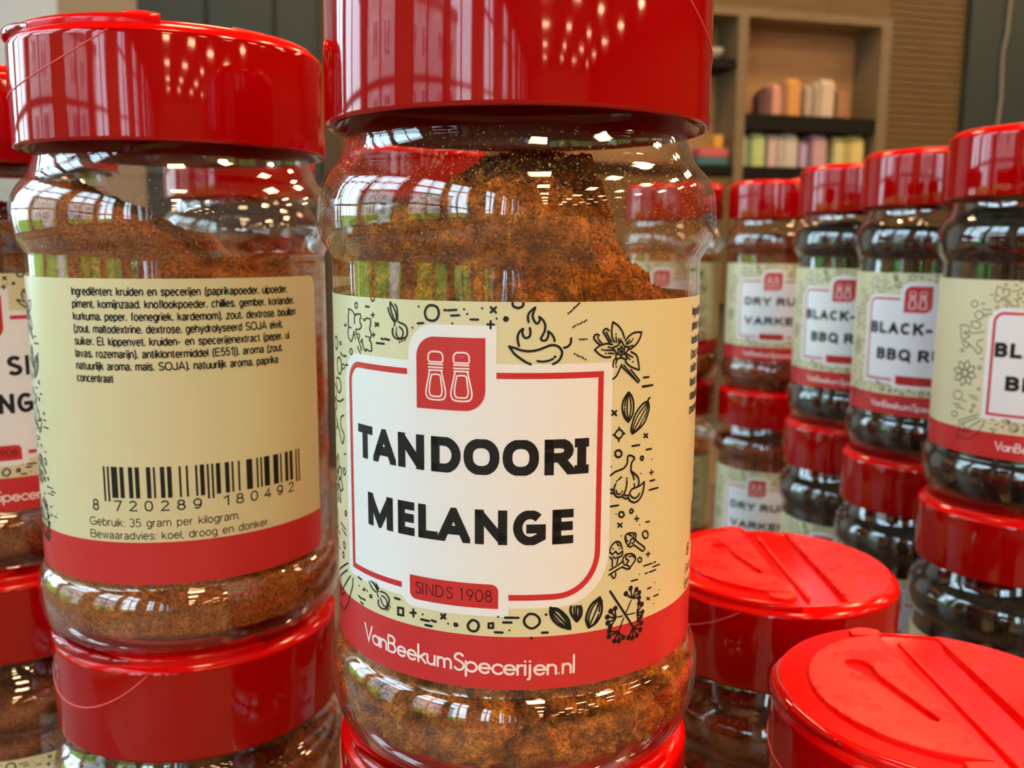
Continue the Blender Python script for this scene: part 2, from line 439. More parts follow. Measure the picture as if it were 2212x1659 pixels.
# line drawings: name -> [kind, stroke width (0.01 mm), points (0.01 mm)]; s smooth, l straight, c/cl closed, d dot
ART = {'parsley_drawing':[['s',26,[-211,575,-212,582,-211,590,-215,593,-221,596,-233,598,-232,592,-236,585,-234,580,-236,573,-233,568,-223,567]],['s',26,[-233,568,-237,560,-236,551,-231,547,-225,544,-220,550,-216,557,-214,562]],['s',26,[-211,587,-209,591,-206,589,-201,592,-196,591,-192,592,-191,586,-194,583,-193,577,-189,574,-192,569,-199,566,-206,566,-208,563,-205,557,-200,550,-194,540,-191,532]],['l',22,[-214,562,-211,553,-209,549]],['l',22,[-204,538,-194,527]],['s',26,[-184,585,-180,582,-175,586,-168,586,-164,586,-163,581,-164,575,-166,569,-163,564,-162,560,-164,555,-167,551,-163,548,-162,542,-162,534,-171,534,-176,536,-178,532,-184,537,-187,545,-188,551,-192,546]],['s',22,[-202,559,-196,558,-196,554,-197,551]],['l',22,[-178,557,-168,556,-164,555]]],'onion_drawing':[['s',30,[-116,615,-116,610,-114,601,-110,592,-105,585,-103,590,-105,599,-109,607,-116,615]],['s',30,[-121,606,-119,600,-115,592,-109,585]],['s',30,[-106,612,-102,606,-101,597,-101,588]],['s',32,[-99,585,-95,583,-90,582,-84,578,-82,572,-83,564,-88,560,-96,558,-103,558,-109,561,-112,568,-111,574]],['l',28,[-107,583,-108,578]],['s',28,[-97,577,-92,573,-90,568,-92,562,-95,559]],['s',28,[-104,568,-104,565,-101,561,-96,558]],['l',18,[-103,576,-104,570]],['l',24,[-97,554,-98,552]],['l',24,[-92,556,-93,554]],['l',24,[-86,558,-87,556]]],'marks':[['c',24,[-201,605,-201,604,-202,602,-203,601,-205,601,-207,601,-208,602,-209,603,-209,605,-209,607,-208,608,-206,609,-205,610,-203,610,-202,609,-201,607]],['c',24,[-152,620,-153,618,-154,616,-155,615,-157,614,-158,615,-160,616,-161,618,-161,620,-160,622,-160,624,-158,626,-156,626,-155,626,-154,624,-153,623]],['c',24,[-272,537,-272,536,-273,535,-275,534,-277,534,-279,534,-280,534,-282,535,-282,536,-281,537,-280,538,-278,539,-276,539,-274,539,-273,539,-272,538]],['c',24,[-222,528,-222,526,-223,524,-225,523,-227,522,-229,523,-230,524,-231,525,-232,527,-231,529,-230,530,-228,532,-226,532,-224,532,-223,531,-222,530]],['c',24,[-257,498,-257,496,-259,495,-261,494,-264,493,-266,493,-269,494,-270,495,-271,496,-270,498,-268,500,-266,501,-263,502,-261,502,-258,501,-257,500]],['c',42,[-25,601,-26,597,-28,593,-32,590,-37,589,-42,590,-46,592,-48,596,-49,601,-48,605,-46,609,-42,612,-37,613,-32,612,-28,610,-26,606]],['c',38,[83,595,82,594,82,593,81,592,80,592,79,592,78,593,78,594,78,595,78,596,78,596,79,597,80,597,81,597,82,596,82,596]],['c',40,[106,619,106,616,104,613,101,612,98,611,95,612,92,613,90,616,90,619,90,622,92,625,95,627,98,628,101,627,104,625,105,622]],['l',38,[-176,605,-167,605]],['l',38,[-129,556,-119,555]],['l',38,[-137,556,-133,555]],['l',38,[-149,548,-131,548]],['l',38,[-62,584,-52,585]],['l',38,[-16,606,-12,606]],['l',38,[-9,606,4,607]],['l',38,[-5,598,8,599]],['l',38,[26,593,38,593]],['l',38,[-258,517,-248,517]],['l',24,[-162,592,-153,593]],['l',24,[-157,596,-157,589]],['l',24,[-160,560,-152,561]],['l',24,[-156,564,-156,557]],['l',38,[52,586,62,586]],['l',38,[57,591,57,580]],['l',24,[-253,501,-239,503]],['l',24,[-246,505,-246,499]],['l',24,[-254,569,-243,570]],['l',24,[-248,572,-248,567]],['l',38,[-151,580,-144,576]],['l',38,[-151,575,-144,580]],['l',38,[57,612,65,604]],['l',38,[57,604,65,612]],['d',34,[-60,610]],['d',34,[16,608]],['d',34,[21,601]],['d',34,[44,610]],['d',34,[66,595]],['d',34,[-3,586]],['d',34,[-72,577]],['l',36,[314,497,326,497]],['l',36,[313,482,336,483]],['l',40,[252,449,260,441]],['l',40,[252,442,260,448]],['l',36,[319,405,327,398]],['l',36,[319,399,327,404]],['l',30,[335,338,344,338]],['l',30,[339,342,340,334]],['c',36,[266,418,274,411,267,403,258,410]],['l',36,[266,418,266,421]],['l',36,[274,411,277,410]],['l',36,[266,403,266,399]],['l',36,[258,410,255,410]],['l',36,[312,483,336,483]],['l',36,[293,388,309,388]],['l',36,[325,378,337,378]],['l',36,[336,324,348,324]],['l',36,[335,309,358,309]],['l',36,[253,294,268,294]],['c',40,[272,378,272,376,270,374,268,373,266,373,264,373,262,375,260,377,260,379,260,382,261,383,263,384,266,384,268,384,270,382,272,380]],['c',36,[319,365,318,364,318,363,317,362,316,362,314,363,313,364,313,364,312,366,313,367,313,368,314,368,315,368,317,368,318,367,318,366]],['d',28,[253,359]],['d',28,[314,340]],['d',28,[339,360]],['c',36,[280,277,280,275,278,274,277,273,275,273,273,274,271,275,270,277,270,278,270,280,271,282,273,282,275,282,276,282,278,281,279,279]],['c',34,[299,280,298,278,298,278,296,277,295,277,294,277,293,278,292,280,292,281,292,282,293,283,294,284,295,284,296,283,298,282,298,281]],['c',34,[335,234,335,231,334,229,331,228,329,228,326,230,324,231,323,234,322,236,322,239,324,240,326,241,328,241,331,240,333,238,335,236]],['c',32,[321,193,321,191,320,190,319,190,317,190,315,190,314,192,313,193,312,195,313,196,314,197,315,198,317,198,318,197,320,196,321,195]],['l',30,[303,266,312,265]],['l',30,[307,270,308,261]],['l',30,[332,200,342,199]],['l',30,[337,203,337,195]],['l',36,[268,264,276,257]],['l',36,[269,258,276,263]],['l',30,[337,124,344,118]],['l',30,[337,120,344,122]],['l',32,[253,294,268,294]],['l',32,[329,256,338,255]],['l',32,[327,181,347,181]],['l',32,[352,181,357,181]],['l',32,[350,174,369,174]],['l',32,[331,167,336,167]],['l',32,[341,167,359,167]],['l',32,[299,161,313,161]],['l',32,[338,139,347,139]],['l',32,[355,121,368,121]],['d',26,[264,280]],['d',26,[314,254]],['d',26,[275,242]],['d',26,[317,169]],['d',26,[357,145]],['d',26,[370,129]],['d',26,[356,108]],['l',40,[-216,137,-205,136]],['l',40,[-216,103,-205,101]],['l',40,[-200,103,-194,102]],['l',40,[-209,94,-201,93]],['l',44,[-115,128,-104,128]],['l',44,[-61,103,-46,103]],['l',44,[-41,105,-34,104]],['l',44,[-53,95,-41,95]],['l',44,[81,122,95,122]],['l',44,[98,122,102,122]],['l',44,[78,114,91,114]],['l',44,[65,97,77,97]],['cl',44,[-108,113,-97,114,-97,102,-108,101]],['cl',40,[55,111,62,112,62,104,55,104]],['l',44,[-24,118,-17,112]],['l',44,[-24,111,-17,119]],['l',42,[-82,110,-71,112]],['l',42,[-76,117,-76,105]],['l',26,[-202,118,-192,122]],['l',26,[-197,124,-197,117]],['c',44,[39,106,38,103,37,100,34,97,30,96,27,97,24,98,22,101,21,105,22,108,24,111,27,114,30,115,34,114,37,112,38,110]],['c',34,[4,104,3,103,3,102,2,102,1,102,0,102,-1,102,-1,103,-1,104,-1,105,-1,106,0,106,1,106,2,106,3,106,3,105]],['c',30,[-173,115,-173,114,-174,113,-175,112,-176,112,-177,112,-178,112,-179,113,-179,114,-179,115,-178,116,-177,117,-176,117,-175,117,-174,117,-173,116]],['d',34,[-58,112]],['d',34,[-12,104]],['d',34,[70,123]],['d',34,[88,101]],['d',34,[-213,122]],['d',34,[-187,121]],['c',44,[136,116,135,111,132,108,128,105,124,104,119,105,115,108,112,112,111,117,112,121,115,125,119,128,124,128,128,127,132,124,135,120]],['l',44,[140,96,149,96]],['d',44,[146,126]],['d',44,[123,88]],['c',32,[-296,535,-297,530,-299,527,-303,524,-308,523,-313,523,-317,525,-320,529,-322,533,-321,538,-319,541,-315,544,-310,545,-305,545,-300,542,-297,539]],['c',32,[-272,497,-273,492,-276,487,-280,483,-286,482,-292,482,-298,485,-302,490,-304,495,-303,501,-300,506,-295,509,-289,511,-283,510,-277,507,-274,503]],['c',32,[-330,207,-330,201,-334,195,-340,190,-347,188,-355,188,-362,190,-367,195,-370,200,-369,207,-365,212,-358,217,-350,219,-343,219,-336,217,-332,212]],['c',32,[-340,367,-340,365,-341,363,-343,362,-346,361,-348,361,-350,362,-352,364,-353,365,-352,367,-351,369,-349,371,-347,371,-344,371,-342,370,-340,369]],['c',32,[-264,313,-264,310,-266,308,-268,307,-270,306,-272,306,-274,307,-276,309,-276,311,-276,313,-275,316,-273,317,-271,318,-268,318,-266,316,-265,315]],['c',32,[-346,135,-347,131,-349,127,-353,124,-358,123,-363,123,-367,124,-370,126,-372,130,-371,134,-368,138,-364,140,-360,142,-355,142,-351,141,-348,138]],['c',32,[-275,176,-275,174,-276,172,-278,170,-280,169,-283,169,-285,170,-286,172,-287,174,-287,177,-286,179,-284,180,-281,181,-279,181,-277,180,-275,178]],['c',32,[-263,238,-263,236,-264,235,-265,234,-267,233,-268,233,-270,234,-271,235,-271,237,-271,239,-270,240,-269,241,-267,242,-266,242,-264,241,-263,240]],['c',32,[-283,156,-283,154,-284,152,-286,150,-288,150,-290,150,-292,150,-293,152,-294,154,-294,156,-292,158,-291,159,-289,160,-287,160,-285,159,-283,157]],['c',32,[-336,166,-337,164,-338,161,-341,159,-344,158,-348,158,-351,159,-353,161,-354,163,-353,166,-352,169,-349,171,-346,172,-342,172,-339,171,-337,169]],['l',30,[-303,211,-270,207]],['l',30,[-292,202,-267,197]],['l',30,[-331,187,-310,186]],['l',30,[-375,171,-351,168]],['l',30,[-333,158,-315,157]],['l',30,[-278,520,-262,515]],['l',30,[-269,344,-260,345]]],'chilli_drawing':[['s',40,[118,526,111,529,102,535,93,542,88,549,85,553]],['s',40,[85,553,93,551,105,547,117,546,129,548,140,552,149,555,157,554,163,550,166,543,163,534,158,529,152,526]],['s',36,[128,531,135,530,144,531,152,534]],['d',44,[155,537]],['s',40,[169,551,174,552,179,557,180,565]],['s',38,[114,590,113,598,115,604,120,609,124,612]],['s',38,[124,612,122,606,120,600,122,593,126,588,129,589,131,594,130,598]],['s',38,[130,598,135,594,139,587,139,578,136,571,133,565,136,562,141,563,144,569,144,576]],['s',38,[144,576,149,572,153,566,154,561]],['s',38,[100,554,98,562,98,569,101,576,106,580]],['s',38,[106,580,105,574,107,568,111,566,116,569,117,575,116,581]],['d',30,[175,603]],['d',30,[178,605]],['d',30,[180,607]],['d',30,[183,610]],['d',30,[185,612]],['d',30,[188,614]],['d',30,[190,616]],['d',30,[192,618]],['d',30,[183,582]],['d',30,[186,584]],['d',30,[190,586]],['d',30,[194,587]],['d',30,[197,589]],['d',30,[201,590]],['d',30,[204,592]],['d',30,[194,563]],['d',30,[198,563]],['d',30,[201,563]],['d',30,[205,563]],['d',30,[186,541]],['d',30,[190,539]],['d',30,[193,537]],['d',30,[197,536]],['d',30,[200,534]],['d',30,[204,532]]],'flower_drawing':[['s',34,[253,557,249,565,248,576,250,588]],['s',34,[250,588,260,582,268,572,272,562]],['s',34,[274,558,281,565,292,570,307,570]],['s',34,[307,570,304,561,297,552,284,544]],['s',34,[286,540,297,534,302,522,304,510]],['s',34,[304,510,292,514,282,519,275,525]],['s',34,[250,553,239,555,227,552,219,546]],['s',34,[219,546,227,539,237,534,247,534]],['s',30,[254,530,252,524,252,518]],['s',34,[268,521,263,511,258,503,252,499]],['s',28,[261,531,258,526,257,522]],['l',28,[256,565,257,556]],['l',28,[261,562,262,555]],['l',28,[277,552,287,557]],['l',28,[279,548,289,550]],['l',28,[235,545,253,544]],['l',28,[243,540,253,539]],['l',28,[242,550,251,547]],['l',28,[276,535,284,528]],['l',28,[278,537,290,531]],['l',28,[265,561,264,555]],['l',28,[276,554,282,559]],['d',30,[256,569]],['d',30,[289,560]],['d',30,[232,546]],['d',30,[238,540]],['d',30,[290,524]],['d',30,[258,518]],['c',34,[266,558,272,550,282,546,276,539,277,528,267,532,257,530,257,540,251,548,260,551]],['c',30,[266,550,269,546,273,546,272,542,274,537,269,537,267,534,264,537,260,538,261,542,260,546,264,546]],['l',26,[264,543,270,540]],['l',26,[266,545,267,539]],['l',26,[269,543,264,540]],['s',34,[244,557,236,569,233,573,235,577,239,578,243,575]],['l',30,[240,570,248,557]],['s',34,[227,554,220,560,217,565,219,569,223,570,226,568]],['l',30,[225,562,231,556]],['d',34,[239,572]],['d',34,[224,565]],['l',32,[269,517,302,490,305,493,286,512]],['l',28,[272,520,299,493]]],'cardamom_drawing':[['s',38,[283,476,278,471,273,463,271,452,274,441,278,434,284,428]],['s',38,[283,476,289,470,293,461,294,452,293,441,288,433,284,428]],['s',30,[282,471,281,459,281,444,284,431]],['s',30,[285,470,288,458,288,444,284,431]],['s',30,[280,470,277,462,276,454]],['d',34,[276,450]],['s',30,[276,447,277,440,280,434]],['l',44,[280,472,283,475,286,472,283,471]],['s',38,[293,408,290,415,293,427,299,440,309,451,317,456,326,457]],['s',38,[293,408,304,413,317,422,325,434,329,447,326,457,326,460,330,463]],['s',28,[293,410,295,420,304,437,317,450,324,455]],['s',28,[294,410,300,419,311,434,322,449,325,455]],['s',28,[326,452,323,440,318,432]],['d',34,[315,429]],['s',28,[313,426,307,418,296,410]]],'garlic_drawing':[['s',38,[252,345,261,350,271,352,279,355,284,362,285,372,290,373,295,371,299,367,294,362,292,355,293,347,301,341,308,334,310,326,309,320]],['s',34,[292,347,297,339,299,332]],['s',34,[300,325,300,320,298,317]],['s',36,[262,330,259,323,259,316,264,309,271,307,278,311,282,318,284,326,284,332]],['d',36,[284,336]],['l',34,[267,336,273,340]],['d',34,[264,334]],['s',34,[263,319,265,314,269,312,272,313]],['d',34,[275,316]],['s',38,[322,325,321,312,316,301,308,295,300,294,292,298,288,303,288,308]],['s',36,[322,325,312,320,300,318,294,316,291,311,294,305,301,301,307,302,310,305]],['d',34,[312,307]],['s',32,[280,311,282,308,288,308]],['s',32,[276,307,280,304,286,303,288,307]],['l',40,[253,322,258,320]],['l',40,[253,316,258,315]]],'clove_drawing':[['s',34,[287,227,284,234,284,241,290,244,300,243]],['s',30,[285,242,289,243,297,238]],['s',30,[285,239,286,234,289,231]],['s',34,[301,234,302,240,304,242,307,238,307,229,326,214,327,209,322,208,311,216,302,222,295,220,289,224,294,226,296,233,301,234]],['s',30,[301,233,304,229,302,226,298,226]],['s',34,[254,221,256,227,261,232,268,234,274,230,278,220]],['s',28,[267,233,269,228,272,226]],['l',34,[254,218,258,214,261,215,265,218,268,214,271,212,279,216]],['s',34,[279,216,278,209,271,206,268,197]],['s',30,[260,210,265,206,269,208]],['d',30,[260,223]],['d',30,[272,221]],['l',32,[254,210,259,205,259,193]],['s',34,[254,188,265,192,278,198,281,205,287,209,286,203,287,201,292,197,288,192,296,185,293,183,284,186,279,189,265,185,253,180]],['s',34,[289,209,298,208,306,202,306,195,298,187]],['s',28,[293,204,300,204,305,200]],['s',30,[281,198,282,194,285,191]],['s',32,[258,179,260,175,263,173,266,176,266,182]]],'dill_drawing':[['l',44,[256,152,304,83]],['l',28,[300,128,288,107]],['l',28,[290,105,308,104]],['l',28,[282,105,272,105]],['l',28,[285,101,275,80]],['d',92,[288,142]],['s',34,[301,132,296,135,291,139]],['d',92,[298,149]],['s',34,[301,132,300,138,299,145]],['d',92,[311,144]],['s',34,[301,132,305,136,308,141]],['d',92,[318,137]],['s',34,[301,132,307,133,313,136]],['d',92,[318,128]],['s',34,[301,132,307,130,314,130]],['d',92,[318,119]],['s',34,[314,103,315,108,317,114]],['d',92,[325,115]],['s',34,[314,103,318,106,322,111]],['d',92,[327,101]],['s',34,[314,103,318,102,323,102]],['d',92,[324,94]],['s',34,[314,103,317,99,321,96]],['d',92,[318,89]],['s',34,[314,103,315,97,316,93]],['d',92,[267,121]],['s',34,[269,105,268,110,267,116]],['d',92,[258,118]],['s',34,[269,105,265,109,261,114]],['d',92,[252,109]],['s',34,[269,105,263,106,257,108]],['d',92,[253,99]],['s',34,[269,105,263,102,257,100]],['d',92,[258,92]],['s',34,[269,105,265,99,262,95]],['d',92,[256,84]],['s',34,[274,80,267,81,260,83]],['d',92,[256,75]],['s',34,[274,80,267,78,261,77]],['d',92,[267,65]],['s',34,[274,80,271,74,269,70]],['d',92,[276,63]],['s',34,[274,80,275,73,276,68]],['d',92,[285,67]],['s',34,[274,80,278,75,282,71]],['d',92,[325,82]],['s',34,[305,80,312,80,320,82]],['d',92,[323,71]],['s',34,[305,80,311,76,318,74]],['d',92,[315,63]],['s',34,[305,80,309,73,312,68]],['d',92,[305,61]],['s',34,[305,80,305,72,305,66]],['d',92,[296,64]],['s',34,[305,80,302,74,298,68]]],'spring_onion_drawing':[['s',30,[-180,140,-176,134,-170,129,-160,126]],['s',30,[-174,142,-167,139,-160,133,-156,128]],['s',28,[-169,142,-163,138,-158,134]],['s',30,[-161,142,-159,138,-156,133,-156,128]],['l',28,[-158,140,-154,134]],['s',32,[-150,130,-142,131,-134,129,-128,122,-129,115,-133,107,-140,102,-149,102,-155,106,-155,114]],['s',28,[-146,124,-138,122,-133,115,-134,108]],['s',28,[-149,119,-147,113,-142,108,-136,107]],['l',28,[-157,124,-155,119]],['l',26,[-134,103,-133,101]],['l',26,[-130,106,-129,104]],['l',26,[-127,111,-126,109]]],'seed_drawing':[['s',50,[154,136,164,134,174,126,183,114,186,99]],['s',50,[154,136,153,128,158,116,170,105,186,99]],['s',36,[156,134,166,130,177,116,185,100]],['s',36,[155,134,162,126,175,111,184,100]],['s',34,[155,133,158,124,164,116]],['d',36,[166,114]],['s',36,[168,111,175,105,184,100]],['l',50,[153,137,156,133,155,132,153,137]],['l',50,[186,99,184,104,182,100,186,99]],['s',46,[187,136,186,128,190,119,197,110]],['s',46,[203,135,205,127,203,117,197,110]],['l',34,[192,136,192,125,196,112]],['l',34,[196,136,196,123,197,111]],['l',34,[199,136,201,130]],['d',34,[201,127]],['l',34,[201,124,198,111]],['s',46,[237,145,223,136,216,124,213,111,218,97]],['s',46,[237,145,241,132,240,117,231,103,218,97]],['s',32,[236,143,225,131,218,114,218,98]],['s',32,[236,143,232,127,224,110,218,98]],['l',32,[238,139,236,121]],['d',34,[235,116]],['s',32,[234,113,227,102,219,98]],['l',48,[235,144,237,145,240,140,237,142]]],'leaf_drawing':[['s',34,[-364,456,-326,455,-322,436,-344,430,-318,420,-342,404,-315,390,-329,378,-343,387,-355,420,-364,456]],['s',34,[-317,471,-289,473,-279,461,-291,448,-311,454,-317,471]],['s',34,[-321,432,-295,432,-264,441]],['s',34,[-266,412,-283,406,-286,389,-267,378,-279,360,-299,379,-320,390]]],'star_anise_drawing':[['s',34,[-316,285,-299,271,-281,278]],['s',34,[-316,285,-295,292,-281,278]],['s',34,[-320,279,-319,256,-300,248]],['s',34,[-320,279,-301,269,-300,248]],['s',34,[-328,277,-344,259,-336,239]],['s',34,[-328,277,-321,256,-336,239]],['s',34,[-335,281,-360,278,-370,258]],['s',34,[-335,281,-346,260,-370,258]],['s',34,[-336,288,-355,302,-378,294]],['s',34,[-336,288,-360,280,-378,294]],['s',34,[-332,294,-333,317,-354,325]],['s',34,[-332,294,-353,304,-354,325]],['s',34,[-324,296,-309,313,-316,333]],['s',34,[-324,296,-331,317,-316,333]],['s',34,[-318,292,-296,294,-288,313]],['s',34,[-318,292,-307,312,-288,313]]],'cinnamon_drawing':[['l',34,[-261,148,-334,112,-331,84,-339,51,-288,52,-263,74,-240,113,-238,128]],['l',34,[-264,135,-323,103]],['l',34,[-250,128,-301,85]],['s',34,[-323,103,-307,92,-314,69]],['s',34,[-326,84,-300,76,-282,88]]]}
def art_bm(name, bm=None, far=False):
    bm = bm or bmesh.new()
    for k, w, p in ART[name]:
        pts = [(p[i] / 10 / 10 * 10, p[i + 1] / 10 / 10 * 10) for i in range(0, len(p), 2)]
        pts = [(a / 10, b_ / 10) for a, b_ in [(x * 1.0, y * 1.0) for x, y in pts]] if False else [(p[i] / 10.0, p[i + 1] / 10.0) for i in range(0, len(p), 2)]
        w = w / 100 * .92
        if k == 'd': dot(bm, pts[0], w * 1.15)
        elif k == 's': ribbon(bm, cr(pts, n=3 if far else 5), w)
        elif k == 'c': ribbon(bm, cr(pts, True, 2 if far else 3), w, True)
        elif k == 'cl': ribbon(bm, pts, w, True)
        else: ribbon(bm, pts, w)
    return bm
# thin round letters (drawn as strokes)
def arc(cx, cy, rx, ry, a0, a1, n=10): return [(cx + rx * cos(radians(a0 + (a1 - a0) * i / n)), cy + ry * sin(radians(a0 + (a1 - a0) * i / n))) for i in range(n + 1)]
GL = {
 'V': (.72, [[(0, 1), (.33, 0), (.66, 1)]]),
 'a': (.70, [arc(.27, .28, .27, .28, 0, 360, 20), [(.56, .57), (.56, 0)]]),
 'n': (.58, [[(0, .57), (0, 0)], arc(.21, .35, .21, .21, 180, 0, 8) + [(.42, 0)]]),
 'B': (.66, [[(0, 0), (0, 1)], [(0, 1)] + arc(.24, .77, .22, .23, 90, -90, 10) + [(0, .54)], [(.2, .54)] + arc(.26, .27, .25, .27, 90, -90, 10) + [(0, 0)]]),
 'e': (.68, [[(.02, .29), (.54, .29)] + arc(.28, .28, .27, .28, 2, 318, 20)]),
 'k': (.54, [[(0, 0), (0, 1.03)], [(.40, .57), (.02, .24)], [(.13, .34), (.43, 0)]]),
 'u': (.60, [[(0, .57), (0, .22)] + arc(.21, .22, .21, .22, 180, 360, 8), [(.42, .57), (.42, 0)]]),
 'm': (.88, [[(0, .57), (0, 0)], arc(.18, .37, .18, .19, 180, 0, 8) + [(.36, 0)], arc(.54, .37, .18, .19, 180, 0, 8) + [(.72, 0)]]),
 'S': (.62, [arc(.29, .75, .23, .245, 35, 200, 10) + arc(.27, .27, .25, .27, 75, -150, 14)]),
 'p': (.70, [[(.02, .57), (.02, -.30)], arc(.30, .28, .28, .28, 180, 540, 20)]),
 'c': (.58, [arc(.28, .28, .27, .28, 42, 318, 16)]),
 'r': (.38, [[(0, .57), (0, 0)], arc(.20, .36, .20, .2, 180, 75, 6)]),
 'i': (.22, [[(0, .57), (0, 0)], [(0, .80), (0, .81)]]),
 'j': (.24, [[(.02, .57), (.02, -.18)] + arc(-.10, -.16, .12, .12, 0, -80, 5), [(.02, .80), (.02, .81)]]),
 '.': (.20, [[(0, .02), (0, .03)]]),
 'l': (.20, [[(0, 0), (0, 1.05)]]),
 'I': (.24, [[(0, 0), (0, 1)]]),
 'N': (.82, [[(0, 0), (0, 1), (.62, 0), (.62, 1)]]),
 'D': (.80, [[(0, 0), (0, 1), (.16, 1)] + arc(.16, .5, .46, .5, 90, -90, 14) + [(0, 0)]]),
 '1': (.44, [[(0, .86), (.14, 1), (.14, 0)]]),
 '9': (.64, [arc(.26, .70, .25, .29, 0, 360, 18), [(.51, .66), (.22, 0)]]),
 '0': (.72, [arc(.30, .5, .29, .5, 0, 360, 22)]),
 '8': (.60, [arc(.24, .76, .20, .24, 0, 360, 16), arc(.24, .27, .24, .27, 0, 360, 16)]),
 ' ': (.42, []),
}
def stroke_text(bm, s, x0, x1, y, h, w, slope=0, sp=.0):
    tot = sum(GL[c][0] + sp for c in s) - .14
    k = (x1 - x0) / tot; x = x0
    for c in s:
        adv, st = GL[c]
        for p in st: ribbon(bm, [(x + a * k, y + b_ * h + slope * (x + a * k)) for a, b_ in p], w)
        x += (adv + sp) * k
    return bm
